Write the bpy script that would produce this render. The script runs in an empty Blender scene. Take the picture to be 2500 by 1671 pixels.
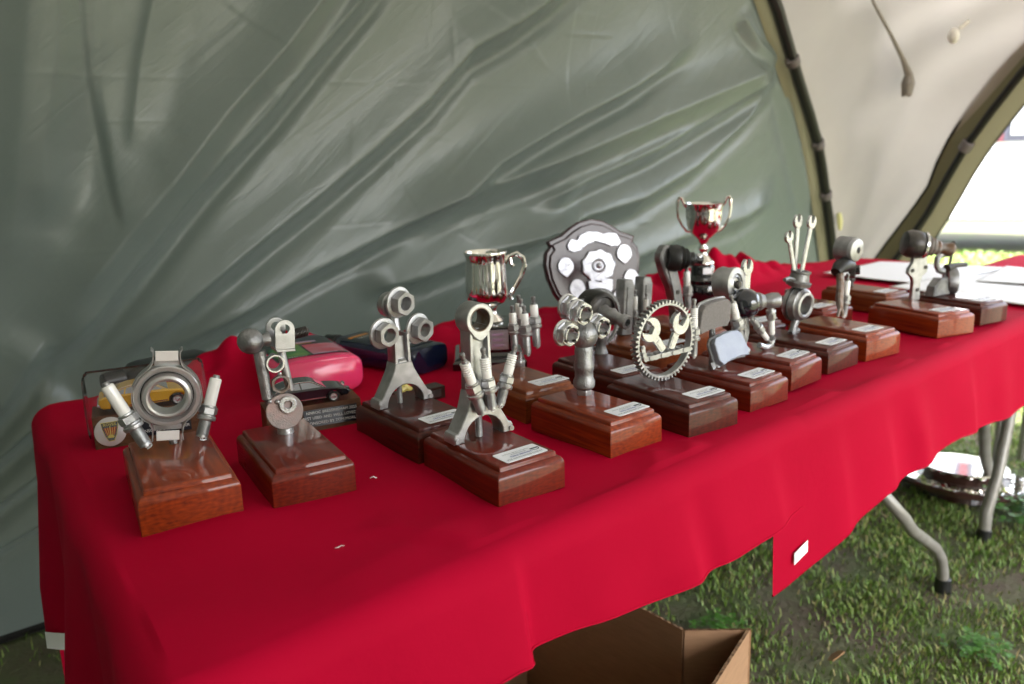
import bpy, math, random
import numpy as np
from mathutils import Matrix, Vector
random.seed(7); rng = np.random.default_rng(7)
S = bpy.context.scene; COL = S.collection
PI = math.pi; TZ = 0.74

# ------------------------------------------------------------------ camera, sky, sun, exposure
cd = bpy.data.cameras.new('camera'); cam = bpy.data.objects.new('camera', cd); COL.objects.link(cam)
S.camera = cam
cr = Vector((0.77253, -0.63430, -0.02933)); cu = Vector((0.16492, 0.15583, 0.97392)); cf = Vector((0.61318, 0.75722, -0.22499))
m = Matrix.Identity(4)
for i in range(3):
    m[i][0] = cr[i]; m[i][1] = cu[i]; m[i][2] = -cf[i]
m[0][3], m[1][3], m[2][3] = -0.1517, -0.5926, 1.1186
cam.matrix_world = m
cd.sensor_width = 36; cd.lens = 27.74; cd.clip_start = 0.02; cd.clip_end = 400
cd.dof.use_dof = True; cd.dof.focus_distance = 0.99; cd.dof.aperture_fstop = 4.6

w = bpy.data.worlds.new('World'); S.world = w; w.use_nodes = True
nt = w.node_tree; bg = nt.nodes['Background']
sky = nt.nodes.new('ShaderNodeTexSky'); sky.sky_type = 'NISHITA'; sky.sun_disc = False
SUN_EL, SUN_AZ = math.radians(54), math.radians(184)     # azimuth measured from +Y towards +X
sky.sun_elevation = SUN_EL; sky.sun_rotation = SUN_AZ; sky.dust_density = 4; sky.air_density = 1.2
hs = nt.nodes.new('ShaderNodeHueSaturation'); hs.inputs['Saturation'].default_value = 0.58
nt.links.new(sky.outputs[0], hs.inputs['Color']); nt.links.new(hs.outputs[0], bg.inputs[0])
bg.inputs[1].default_value = 0.15
sl = bpy.data.lights.new('sun', 'SUN'); sl.energy = 3.5; sl.angle = math.radians(.6); sl.color = (1, .985, .98)
sun = bpy.data.objects.new('sun', sl); COL.objects.link(sun)
sd = Vector((math.sin(SUN_AZ) * math.cos(SUN_EL), math.cos(SUN_AZ) * math.cos(SUN_EL), math.sin(SUN_EL)))
sun.rotation_euler = sd.to_track_quat('Z', 'Y').to_euler(); sun.location = sd * 20
S.view_settings.view_transform = 'Standard'; S.view_settings.look = 'None'
S.view_settings.exposure = 3.15; S.view_settings.gamma = 1; S.view_settings.use_curve_mapping = False
S.render.engine = 'CYCLES'; S.cycles.max_bounces = 10; S.cycles.transparent_max_bounces = 12
S.cycles.use_denoising = True

# ------------------------------------------------------------------ materials
def N(t, kind, **kw):
    n = t.nodes.new(kind)
    for k, v in kw.items():
        if k in n.inputs: n.inputs[k].default_value = v
        else: setattr(n, k, v)
    return n
def mat(name, c, rough=.5, metal=0, c2=None, nscale=20, stretch=(1, 1, 1), detail=6, bump=0, bscale=None, bstretch=None, coat=0,
        contrast=(.35, .65), rvar=0, **kw):
    m = bpy.data.materials.new(name); m.use_nodes = True; t = m.node_tree; b = t.nodes['Principled BSDF']
    L = t.links.new
    b.inputs['Base Color'].default_value = (*c, 1); b.inputs['Roughness'].default_value = rough; b.inputs['Metallic'].default_value = metal
    if coat: b.inputs['Coat Weight'].default_value = coat; b.inputs['Coat Roughness'].default_value = .06
    for k, v in kw.items():
        b.inputs[k].default_value = v
    tc = N(t, 'ShaderNodeTexCoord')
    if c2 or rvar:
        mp = N(t, 'ShaderNodeMapping', Scale=stretch); L(tc.outputs['Object'], mp.inputs[0])
        no = N(t, 'ShaderNodeTexNoise', Scale=nscale, Detail=detail); L(mp.outputs[0], no.inputs['Vector'])
        rp = N(t, 'ShaderNodeValToRGB'); rp.color_ramp.elements[0].position, rp.color_ramp.elements[1].position = contrast
        L(no.outputs['Fac'], rp.inputs[0])
        if c2:
            rp.color_ramp.elements[0].color = (*c, 1); rp.color_ramp.elements[1].color = (*c2, 1)
            L(rp.outputs[0], b.inputs['Base Color'])
        if rvar:
            mr = N(t, 'ShaderNodeMapRange'); mr.inputs[3].default_value = rough - rvar; mr.inputs[4].default_value = rough + rvar
            L(no.outputs['Fac'], mr.inputs[0]); L(mr.outputs[0], b.inputs['Roughness'])
    if bump:
        mp2 = N(t, 'ShaderNodeMapping', Scale=bstretch or stretch); L(tc.outputs['Object'], mp2.inputs[0])
        n2 = N(t, 'ShaderNodeTexNoise', Scale=bscale or nscale, Detail=8); L(mp2.outputs[0], n2.inputs['Vector'])
        bp = N(t, 'ShaderNodeBump', Strength=bump, Distance=.002); L(n2.outputs['Fac'], bp.inputs['Height']); L(bp.outputs[0], b.inputs['Normal'])
    return m
def wood(name, a, b_, rings=9, coat=1, seed=0.0, rough=.5):
    m = bpy.data.materials.new(name); m.use_nodes = True; t = m.node_tree; b = t.nodes['Principled BSDF']; L = t.links.new
    tc = N(t, 'ShaderNodeTexCoord'); mp = N(t, 'ShaderNodeMapping', Scale=(1, .09, 1)); mp.inputs['Location'].default_value = (seed, seed * .3, -.03 - seed * .1)
    L(tc.outputs['Object'], mp.inputs[0])
    wv = N(t, 'ShaderNodeTexWave', wave_type='RINGS', Scale=rings, Distortion=5, Detail=4); wv.rings_direction = 'Y'
    wv.inputs['Detail Scale'].default_value = 2.5
    L(mp.outputs[0], wv.inputs['Vector'])
    no = N(t, 'ShaderNodeTexNoise', Scale=260, Detail=6); mp3 = N(t, 'ShaderNodeMapping', Scale=(.35, .05, 1.6)); L(tc.outputs['Object'], mp3.inputs[0]); L(mp3.outputs[0], no.inputs['Vector'])
    big = N(t, 'ShaderNodeTexNoise', Scale=12, Detail=5); L(tc.outputs['Object'], big.inputs['Vector'])
    ad = N(t, 'ShaderNodeMath', operation='MULTIPLY_ADD'); ad.inputs[1].default_value = .70; L(no.outputs['Fac'], ad.inputs[0])
    sc = N(t, 'ShaderNodeMath', operation='MULTIPLY'); sc.inputs[1].default_value = .07; L(wv.outputs['Fac'], sc.inputs[0]); L(sc.outputs[0], ad.inputs[2])
    ad2 = N(t, 'ShaderNodeMath', operation='MULTIPLY_ADD'); ad2.inputs[1].default_value = .16; L(big.outputs['Fac'], ad2.inputs[0]); L(ad.outputs[0], ad2.inputs[2])
    rp = N(t, 'ShaderNodeValToRGB'); rp.color_ramp.elements[0].position = .30; rp.color_ramp.elements[1].position = .72
    rp.color_ramp.elements[0].color = (*a, 1); rp.color_ramp.elements[1].color = (*b_, 1)
    L(ad2.outputs[0], rp.inputs[0]); L(rp.outputs[0], b.inputs['Base Color'])
    b.inputs['Roughness'].default_value = rough; b.inputs['Coat Weight'].default_value = coat * .62; b.inputs['Coat Roughness'].default_value = .05
    b.inputs['Coat IOR'].default_value = 1.5; b.inputs['Specular IOR Level'].default_value = .2
    n2 = N(t, 'ShaderNodeTexNoise', Scale=90, Detail=3); L(tc.outputs['Object'], n2.inputs['Vector'])
    bp = N(t, 'ShaderNodeBump', Strength=.06, Distance=.001); L(n2.outputs['Fac'], bp.inputs['Height']); L(bp.outputs[0], b.inputs['Coat Normal'])
    bp2 = N(t, 'ShaderNodeBump', Strength=.15, Distance=.0008); L(no.outputs['Fac'], bp2.inputs['Height']); L(bp2.outputs[0], b.inputs['Normal'])
    return m
M = {}
M['wood_a'] = wood('mahogany_orange', (.125, .012, .001), (.35, .047, .002), 40, seed=.0)
M['wood_b'] = wood('mahogany_red', (.080, .005, .001), (.21, .017, .001), 36, seed=.21)
M['wood_c'] = wood('mahogany_dark', (.034, .0045, .002), (.125, .014, .004), 28, seed=.43, coat=.7)
M['wood_d'] = wood('mahogany_brown', (.12, .022, .004), (.27, .068, .012), 24, seed=.11, coat=.7)
M['shieldwood'] = wood('varnished_shield_wood', (.022, .005, .008), (.045, .010, .016), 6, coat=1, seed=.6); M['shieldwood'].node_tree.nodes['Principled BSDF'].inputs['Coat IOR'].default_value = 1.6; M['shieldwood'].node_tree.nodes['Principled BSDF'].inputs['Coat Roughness'].default_value = .16
M['wood_plain'] = wood('oiled_walnut', (.075, .028, .012), (.17, .075, .034), 10, coat=.0, seed=.3, rough=.5)
M['ebony'] = mat('black_lacquer', (.006, .006, .007), .12, coat=1)
M['darkwood'] = wood('dark_plaque_wood', (.022, .008, .006), (.06, .02, .013), 6, coat=1, seed=.6)
M['steel'] = mat('satin_steel_paint', (.38, .38, .388), .33, .85, c2=(.54, .54, .55), nscale=60, bump=.25, bscale=700, rvar=.08)
M['cast'] = mat('cast_iron_paint', (.21, .21, .215), .36, .82, c2=(.37, .37, .375), nscale=45, bump=.5, bscale=420, rvar=.1)
M['dark'] = mat('dark_steel', (.03, .028, .028), .35, .6, c2=(.10, .092, .085), nscale=40, bump=.2, bscale=300)
M['pale'] = mat('pale_zinc', (.56, .56, .58), .26, .8, c2=(.68, .68, .70), nscale=70, bump=.15, bscale=500)
M['pink_paint'] = mat('pinkish_worn_washer', (.38, .27, .25), .5, .3, c2=(.30, .26, .25), nscale=80, bump=.4, bscale=500)
M['rust'] = mat('rusty_nut', (.26, .24, .23), .5, .6, c2=(.17, .10, .06), nscale=70, bump=.4, bscale=400)
M['race'] = mat('bearing_race_steel', (.44, .43, .43), .3, .7, c2=(.54, .53, .525), nscale=30, bump=.08, bscale=300)
M['chrome'] = mat('silver_plate', (.90, .87, .83), .06, 1, bump=.03, bscale=60)
M['bright'] = mat('polished_silver_sheet', (.74, .74, .76), .2, 1, bump=.5, bscale=70)
M['medal'] = mat('embossed_silver_medallion', (.34, .34, .38), .3, 1, c2=(.50, .50, .54), nscale=60, bump=.9, bscale=130)
M['plaque'] = mat('engraved_silver_plate', (.62, .62, .68), .32, .8, bump=.1, bscale=300)
M['ceramic'] = mat('white_ceramic', (.86, .85, .83), .16, coat=.5)
M['rubber'] = mat('black_rubber', (.010, .010, .010), .38, bump=.1, bscale=80)
M['pad'] = mat('brake_pad_grey', (.17, .155, .15), .8, c2=(.21, .195, .19), nscale=300, bump=.4, bscale=600)
M['padplate'] = mat('brake_backing_plate', (.27, .29, .36), .4, .4, c2=(.33, .35, .41), nscale=40, bump=.2, bscale=500)
M['whitepaint'] = mat('chipped_white_paint', (.74, .70, .68), .45, c2=(.70, .66, .64), nscale=60)
M['sticker'] = mat('white_label_film', (.86, .88, .92), .3, bump=.02)
M['ink'] = mat('dark_label_ink', (.03, .05, .07), .5)
M['inkblue'] = mat('blue_ink', (.10, .12, .38), .5)
M['gold'] = mat('gold_print', (.62, .52, .13), .4)
M['badge'] = mat('cream_badge_enamel', (.63, .60, .60), .2, coat=.6)
M['badgered'] = mat('red_badge_enamel', (.40, .05, .02), .25)
M['black'] = mat('black_enamel', (.008, .009, .016), .16, coat=1)
M['navyplate'] = mat('navy_engraved_plate', (.008, .010, .022), .2)
M['white'] = mat('white_print', (.78, .78, .78), .4)
M['tyre'] = mat('model_tyre', (.012, .012, .012), .6)
M['yellow'] = mat('ochre_car_paint', (.62, .34, .02), .25, coat=1)
M['carglass'] = mat('model_window', (.26, .27, .29), .12, coat=1)
M['pink'] = mat('pink_plastic', (.85, .05, .17), .22, coat=.3, **{'Subsurface Weight': .25, 'Subsurface Radius': (.02, .004, .004)})
M['navy'] = mat('dark_navy_plastic', (.006, .010, .035), .2, coat=.4)
M['blackplastic'] = mat('black_plastic', (.010, .012, .013), .3)
M['lab_dark'] = mat('bottle_label_dark', (.012, .022, .022), .3, c2=(.02, .03, .05), nscale=20)
M['lab_green'] = mat('bottle_label_green', (.01, .16, .05), .3, c2=(.16, .30, .06), nscale=28)
M['lab_pink'] = mat('bottle_label_pink', (.50, .22, .30), .3, c2=(.50, .05, .08), nscale=24)
M['lab_lilac'] = mat('bottle_label_lilac', (.45, .30, .45), .3)
M['lab_orange'] = mat('bottle_label_orange', (.55, .22, .02), .3)
M['paper'] = mat('white_paper', (.88, .88, .90), .55)
M['card'] = mat('cardboard', (.32, .18, .095), .75, c2=(.37, .21, .112), nscale=30, stretch=(1, 1, 6), bump=.08, bscale=200)
M['cardedge'] = mat('corrugated_edge', (.13, .07, .035), .85, c2=(.36, .21, .11), nscale=160, detail=1)
M['leg'] = mat('grey_leg_paint', (.24, .225, .20), .4, .2, c2=(.29, .275, .25), nscale=30, coat=.2)
M['tabletop'] = mat('grey_plastic_top', (.42, .42, .40), .5)
M['leaf'] = mat('dry_leaf', (.30, .15, .05), .7, c2=(.38, .21, .08), nscale=40)
M['clover'] = mat('clover_leaf', (.05, .16, .012), .55)
M['pole'] = mat('black_fibre_pole', (.008, .007, .007), .35)
M['clip'] = mat('grey_plastic_clip', (.14, .12, .12), .5)
M['yellowtag'] = mat('yellow_toggle', (.62, .60, .25), .5)
M['strap'] = mat('grey_brown_strap', (.25, .22, .19), .85)
M['toggle'] = mat('light_patch_pale', (.80, .76, .70), .5)  # pale colour for the bright light patch on the canopy
M['van'] = mat('white_van_paint', (.80, .80, .80), .3, coat=1)
M['vandark'] = mat('window_rubber', (.05, .05, .07), .4)
M['maroon'] = mat('maroon_panel', (.11, .025, .035), .5)
M['vanglass'] = mat('van_window_glass', (.45, .47, .50), .08, .3)

def fabric(name, c, c2, rough, transl, tcol, sheen=0, bump=.3, bscale=25, weave=0, spec=.5, tscale=3, crinkle=0):
    m = bpy.data.materials.new(name); m.use_nodes = True; t = m.node_tree; b = t.nodes['Principled BSDF']; L = t.links.new
    tc = N(t, 'ShaderNodeTexCoord')
    no = N(t, 'ShaderNodeTexNoise', Scale=tscale, Detail=5); L(tc.outputs['Object'], no.inputs['Vector'])
    rp = N(t, 'ShaderNodeValToRGB'); rp.color_ramp.elements[0].position = .3; rp.color_ramp.elements[1].position = .7
    rp.color_ramp.elements[0].color = (*c, 1); rp.color_ramp.elements[1].color = (*c2, 1); L(no.outputs['Fac'], rp.inputs[0]); L(rp.outputs[0], b.inputs['Base Color'])
    b.inputs['Roughness'].default_value = rough; b.inputs['Specular IOR Level'].default_value = spec
    if sheen: b.inputs['Sheen Weight'].default_value = sheen; b.inputs['Sheen Roughness'].default_value = .4; b.inputs['Sheen Tint'].default_value = (*[min(1, x * 1.6 + .1) for x in c2], 1)
    n2 = N(t, 'ShaderNodeTexNoise', Scale=bscale, Detail=7, Roughness=.6); L(tc.outputs['Object'], n2.inputs['Vector'])
    bp = N(t, 'ShaderNodeBump', Strength=bump, Distance=.004); L(n2.outputs['Fac'], bp.inputs['Height'])
    last = bp
    if crinkle:
        m0 = N(t, 'ShaderNodeMapping'); m0.inputs['Rotation'].default_value = (0, math.radians(40), 0); L(tc.outputs['Object'], m0.inputs[0])
        mp = N(t, 'ShaderNodeMapping', Scale=(2.2, 1, 15)); L(m0.outputs[0], mp.inputs[0])
        n4 = N(t, 'ShaderNodeTexNoise', Scale=1.0, Detail=5, Roughness=.55, Distortion=.4); L(mp.outputs[0], n4.inputs['Vector'])
        sb = N(t, 'ShaderNodeMath', operation='SUBTRACT'); sb.inputs[1].default_value = .5; L(n4.outputs['Fac'], sb.inputs[0])
        ab = N(t, 'ShaderNodeMath', operation='ABSOLUTE'); L(sb.outputs[0], ab.inputs[0]); mn = N(t, 'ShaderNodeMath', operation='MINIMUM'); mn.inputs[1].default_value = .09; L(ab.outputs[0], mn.inputs[0])
        b4 = N(t, 'ShaderNodeBump', Strength=crinkle, Distance=.035); L(mn.outputs[0], b4.inputs['Height']); L(bp.outputs[0], b4.inputs['Normal']); last = b4; bp = b4
    if weave:
        n3 = N(t, 'ShaderNodeTexNoise', Scale=weave, Detail=2); L(tc.outputs['Object'], n3.inputs['Vector'])
        b3 = N(t, 'ShaderNodeBump', Strength=.25, Distance=.0005); L(n3.outputs['Fac'], b3.inputs['Height']); L(bp.outputs[0], b3.inputs['Normal']); last = b3
    L(last.outputs[0], b.inputs['Normal'])
    if transl:
        tr = N(t, 'ShaderNodeBsdfTranslucent'); tr.inputs[0].default_value = (*tcol, 1)
        mx = N(t, 'ShaderNodeMixShader'); mx.inputs[0].default_value = transl
        out = t.nodes['Material Output']; L(b.outputs[0], mx.inputs[1]); L(tr.outputs[0], mx.inputs[2]); L(mx.outputs[0], out.inputs[0])
    return m
M['red'] = fabric('red_tablecloth', (.37, .001, .021), (.42, .0015, .026), .75, 0, (1, 0, 0), sheen=0, bump=.42, bscale=10, weave=900, spec=.05)
M['tent'] = fabric('green_tent_fabric', (.098, .122, .114), (.124, .146, .134), .33, .04, (.35, .38, .28), bump=.25, bscale=14, weave=500, spec=.55, crinkle=.17)
M['canopy'] = fabric('cream_canopy_fabric', (.315, .272, .225), (.37, .325, .272), .6, .15, (.52, .475, .415), bump=.2, bscale=8, spec=.3)
M['roof'] = fabric('dimmed_roof_fabric', (.30, .29, .255), (.35, .335, .295), .6, .07, (.50, .48, .42), bump=.2, bscale=8, spec=.3)  # canopy cloth again, made to pass less light and dim the inside
M['sleeve'] = fabric('khaki_pole_sleeve', (.15, .135, .075), (.19, .17, .095), .7, .12, (.30, .27, .15), bump=.1)
def clear(name):
    m = bpy.data.materials.new(name); m.use_nodes = True; t = m.node_tree; L = t.links.new
    gl = N(t, 'ShaderNodeBsdfGlossy', Roughness=.06); tr = N(t, 'ShaderNodeBsdfTransparent'); tr.inputs[0].default_value = (.97, .97, .97, 1)
    df = N(t, 'ShaderNodeBsdfDiffuse'); df.inputs[0].default_value = (.6, .58, .58, 1)
    lw = N(t, 'ShaderNodeLayerWeight', Blend=.10); mx = N(t, 'ShaderNodeMixShader'); m2 = N(t, 'ShaderNodeMixShader'); m2.inputs[0].default_value = .035
    L(tr.outputs[0], m2.inputs[1]); L(df.outputs[0], m2.inputs[2])
    L(lw.outputs['Fresnel'], mx.inputs[0]); L(m2.outputs[0], mx.inputs[1]); L(gl.outputs[0], mx.inputs[2]); L(mx.outputs[0], t.nodes['Material Output'].inputs[0])
    return m
M['clear'] = clear('clear_acrylic')
def ground_mat():
    m = bpy.data.materials.new('soil_and_turf'); m.use_nodes = True; t = m.node_tree; b = t.nodes['Principled BSDF']; L = t.links.new
    tc = N(t, 'ShaderNodeTexCoord'); no = N(t, 'ShaderNodeTexNoise', Scale=5, Detail=8, Roughness=.65); L(tc.outputs['Object'], no.inputs['Vector'])
    rp = N(t, 'ShaderNodeValToRGB'); e = rp.color_ramp.elements; e[0].position = .38; e[1].position = .62
    e[0].color = (.095, .068, .050, 1); e[1].color = (.085, .110, .040, 1)
    L(no.outputs['Fac'], rp.inputs[0]); L(rp.outputs[0], b.inputs['Base Color']); b.inputs['Roughness'].default_value = .95
    n2 = N(t, 'ShaderNodeTexNoise', Scale=60, Detail=8); L(tc.outputs['Object'], n2.inputs['Vector'])
    bp = N(t, 'ShaderNodeBump', Strength=.5, Distance=.012); L(n2.outputs['Fac'], bp.inputs['Height']); L(bp.outputs[0], b.inputs['Normal'])
    return m
M['ground'] = ground_mat()
def grass_mat():
    m = bpy.data.materials.new('grass_blades'); m.use_nodes = True; t = m.node_tree; b = t.nodes['Principled BSDF']; L = t.links.new
    g = N(t, 'ShaderNodeNewGeometry'); rp = N(t, 'ShaderNodeValToRGB'); e = rp.color_ramp.elements
    e[0].color = (.090, .180, .020, 1); e[1].color = (.36, .28, .12, 1); e[1].position = 1
    k = e.new(.55); k.color = (.14, .25, .030, 1); k = e.new(.80); k.color = (.23, .32, .065, 1)
    L(g.outputs['Random Per Island'], rp.inputs[0]); L(rp.outputs[0], b.inputs['Base Color']); b.inputs['Roughness'].default_value = .5
    return m
M['grass'] = grass_mat()

# ------------------------------------------------------------------ mesh building
def tag(o, label=None, cat=None, group=None, kind=None):
    if label: o['label'] = label
    if cat: o['category'] = cat
    if group: o['group'] = group
    if kind: o['kind'] = kind
    return o
def thing(name, loc, rz, label, cat, group=None):
    o = bpy.data.objects.new(name, None); COL.objects.link(o); o.empty_display_size = .05
    o.location = loc; o.rotation_euler = (0, 0, rz)
    return tag(o, label, cat, group)
def frame(p, z, x=None):
    z = Vector(z).normalized()
    if x is None: x = Vector((0, 0, 1)) if abs(z.z) < .9 else Vector((1, 0, 0))
    x = Vector(x); x = (x - z * x.dot(z)).normalized(); y = z.cross(x)
    m = Matrix.Identity(4)
    for i in range(3): m[i][0], m[i][1], m[i][2], m[i][3] = x[i], y[i], z[i], p[i]
    return m
class MB:
    def __init__(s): s.v = []; s.f = []; s.M = Matrix.Identity(4)
    def add(s, vs, fs, T=None):
        k = len(s.v); T = s.M @ T if T is not None else s.M
        s.v += [tuple(T @ Vector(v)) for v in vs]; s.f += [tuple(i + k for i in f) for f in fs]; return s
    def lathe(s, prof, p=(0, 0, 0), ax=(0, 0, 1), n=24, x=None, phase=0, closed=False):
        vs = []; fs = []; T = frame(p, ax, x); L = len(prof)
        for i in range(n):
            a = 2 * PI * i / n + phase
            vs += [(r * math.cos(a), r * math.sin(a), h) for r, h in prof]
        for i in range(n):
            j = (i + 1) % n
            for q in range(L - 1 if not closed else L):
                q2 = (q + 1) % L
                fs.append((i * L + q, j * L + q, j * L + q2, i * L + q2))
        if not closed:
            if prof[0][0] > 1e-6: fs.append(tuple(i * L for i in reversed(range(n))))
            if prof[-1][0] > 1e-6: fs.append(tuple(i * L + L - 1 for i in range(n)))
        return s.add(vs, fs, T)
    def cyl(s, p, q, r, r2=None, n=16, c=0):
        p, q = Vector(p), Vector(q); h = (q - p).length; r2 = r if r2 is None else r2
        if c: pr = [(r - c, 0), (r, c), (r2, h - c), (r2 - c, h)]
        else: pr = [(r, 0), (r2, h)]
        return s.lathe(pr, p, q - p, n)
    def sphere(s, p, r, n=20, ax=(0, 0, 1), sq=1.0):
        k = n // 2
        return s.lathe([(max(r * math.sin(PI * i / k), 0 if 0 < i < k else 1e-7), -r * sq * math.cos(PI * i / k)) for i in range(k + 1)], p, ax, n)
    def torus(s, p, ax, R, r, n=32, k=10):
        return s.lathe([(R + r * math.cos(2 * PI * i / k), r * math.sin(2 * PI * i / k)) for i in range(k)], p, ax, n, closed=True)
    def tube(s, pts, r, n=10):
        pts = [Vector(p) for p in pts]; L = len(pts); rs = r if isinstance(r, (list, tuple)) else [r] * L
        vs = []; fs = []; up = None
        for i, p in enumerate(pts):
            d = (pts[min(i + 1, L - 1)] - pts[max(i - 1, 0)]).normalized()
            if up is None: up = Vector((0, 0, 1)) if abs(d.z) < .9 else Vector((1, 0, 0))
            up = (up - d * up.dot(d)).normalized(); sd_ = d.cross(up)
            vs += [tuple(p + (up * math.cos(2 * PI * j / n) + sd_ * math.sin(2 * PI * j / n)) * rs[i]) for j in range(n)]
        for i in range(L - 1):
            for j in range(n):
                k = (j + 1) % n; fs.append((i * n + j, i * n + k, (i + 1) * n + k, (i + 1) * n + j))
        fs.append(tuple(reversed(range(n)))); fs.append(tuple((L - 1) * n + j for j in range(n)))
        return s.add(vs, fs)
    def box(s, a, b, T=None):
        x0, y0, z0 = a; x1, y1, z1 = b
        return s.add([(x0, y0, z0), (x1, y0, z0), (x1, y1, z0), (x0, y1, z0), (x0, y0, z1), (x1, y0, z1), (x1, y1, z1), (x0, y1, z1)],
                     [(3, 2, 1, 0), (4, 5, 6, 7), (0, 1, 5, 4), (1, 2, 6, 5), (2, 3, 7, 6), (3, 0, 4, 7)], T)
    # plate: outline in (x, z), extruded along y from y0 to y1, edges chamfered by c
    def plate(s, out, y0, y1, c=0, T=None, hole=None):
        n = len(out); cx = sum(p[0] for p in out) / n; cz = sum(p[1] for p in out) / n
        area = sum(out[i][0] * out[(i + 1) % n][1] - out[(i + 1) % n][0] * out[i][1] for i in range(n))
        if area < 0:
            out = out[::-1]
            if hole: hole = hole[::-1]
        def inset(d):
            r = []
            for i in range(n):
                a, b, q = Vector(out[i - 1]), Vector(out[i]), Vector(out[(i + 1) % n])
                d1 = (b - a).normalized(); d2 = (q - b).normalized(); nn = Vector((-d1.y - d2.y, d1.x + d2.x))
                if nn.length < 1e-6: nn = Vector((-d1.y, d1.x))
                nn.normalize(); r.append((b.x + nn.x * d, b.y + nn.y * d))
            return r
        lv = [(inset(c), y0), (out, y0 + c), (out, y1 - c), (inset(c), y1)] if c else [(out, y0), (out, y1)]
        vs = []; fs = []
        for o, y in lv: vs += [(p[0], y, p[1]) for p in o]
        K = len(lv)
        for l in range(K - 1):
            for i in range(n):
                j = (i + 1) % n; fs.append((l * n + i, l * n + j, (l + 1) * n + j, (l + 1) * n + i))
        if hole:
            h0 = len(vs); vs += [(p[0], y0, p[1]) for p in hole] + [(p[0], y1, p[1]) for p in hole]
            for i in range(n):
                j = (i + 1) % n
                fs.append((i, h0 + i, h0 + j, j)[::-1]); fs.append(((K - 1) * n + i, h0 + n + i, h0 + n + j, (K - 1) * n + j))
                fs.append((h0 + i, h0 + n + i, h0 + n + j, h0 + j))
        else:
            fs.append(tuple(reversed(range(n)))[::1]); fs.append(tuple((K - 1) * n + i for i in range(n)))
        return s.add(vs, fs, T)
    def mesh(s, name, material, smooth=35):
        me = bpy.data.meshes.new(name); me.from_pydata(s.v, [], s.f); me.validate()
        me.materials.append(material)
        import bmesh
        bm = bmesh.new(); bm.from_mesh(me); bmesh.ops.recalc_face_normals(bm, faces=bm.faces); bm.to_mesh(me); bm.free()
        if smooth:
            me.polygons.foreach_set('use_smooth', [True] * len(me.polygons))
            try: me.set_sharp_from_angle(angle=math.radians(smooth))
            except Exception: pass
        me.update(); return me
    def build(s, name, material, parent=None, smooth=35):
        o = bpy.data.objects.new(name, s.mesh(name, material, smooth)); COL.objects.link(o)
        if parent is not None: o.parent = parent
        return o
def circ(cx, cz, r, n=32, a0=0, r2=None):
    return [(cx + r * math.cos(a0 + 2 * PI * i / n), cz + (r2 or r) * math.sin(a0 + 2 * PI * i / n)) for i in range(n)]
def hexrad(a, R, phase=0):       # distance to the flat of a regular hexagon along angle a
    q = (a - phase) % (PI / 3) - PI / 6
    return R * math.cos(PI / 6) / math.cos(q)
def hexpts(cx, cz, R, n=36, phase=0):
    return [(cx + hexrad(2 * PI * i / n, R, phase) * math.cos(2 * PI * i / n), cz + hexrad(2 * PI * i / n, R, phase) * math.sin(2 * PI * i / n)) for i in range(n)]
def gridmesh(name, X, Y, Z, material, parent=None, thick=0):
    h, w_ = X.shape; v = np.stack([X, Y, Z], -1).reshape(-1, 3)
    idx = np.arange(h * w_).reshape(h, w_)
    f = np.stack([idx[:-1, :-1], idx[:-1, 1:], idx[1:, 1:], idx[1:, :-1]], -1).reshape(-1, 4)
    me = bpy.data.meshes.new(name); me.from_pydata(v.tolist(), [], f.tolist()); me.materials.append(material)
    me.polygons.foreach_set('use_smooth', [True] * len(me.polygons)); me.update()
    o = bpy.data.objects.new(name, me); COL.objects.link(o)
    if parent is not None: o.parent = parent
    if thick:
        md = o.modifiers.new('thickness', 'SOLIDIFY'); md.thickness = thick; md.offset = 0
    return o
_tx = {}
def text_mesh(s, size, font_bold=False):
    key = (s, size)
    if key in _tx: return _tx[key]
    cu_ = bpy.data.curves.new('lettering', 'FONT'); cu_.body = s; cu_.size = size; cu_.align_x = 'CENTER'; cu_.align_y = 'CENTER'
    cu_.resolution_u = 2; cu_.offset = size * (.02 if font_bold else 0); cu_.space_line = .9
    o = bpy.data.objects.new('lettering', cu_); COL.objects.link(o)
    dg = bpy.context.evaluated_depsgraph_get(); me = bpy.data.meshes.new_from_object(o.evaluated_get(dg))
    bpy.data.objects.remove(o); me.name = 'lettering'; _tx[key] = me
    return me
def text(s, size, material, parent, T, name='lettering', bold=False):
    me = text_mesh(s, size, bold).copy(); me.materials.clear(); me.materials.append(material)
    o = bpy.data.objects.new(name, me); COL.objects.link(o); o.parent = parent; o.matrix_local = T
    return o
def rmat(origin, x, y):          # frame with given x and y directions
    x = Vector(x).normalized(); y = Vector(y).normalized(); z = x.cross(y); m = Matrix.Identity(4)
    for i in range(3): m[i][0], m[i][1], m[i][2], m[i][3] = x[i], y[i], z[i], origin[i]
    return m

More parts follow.
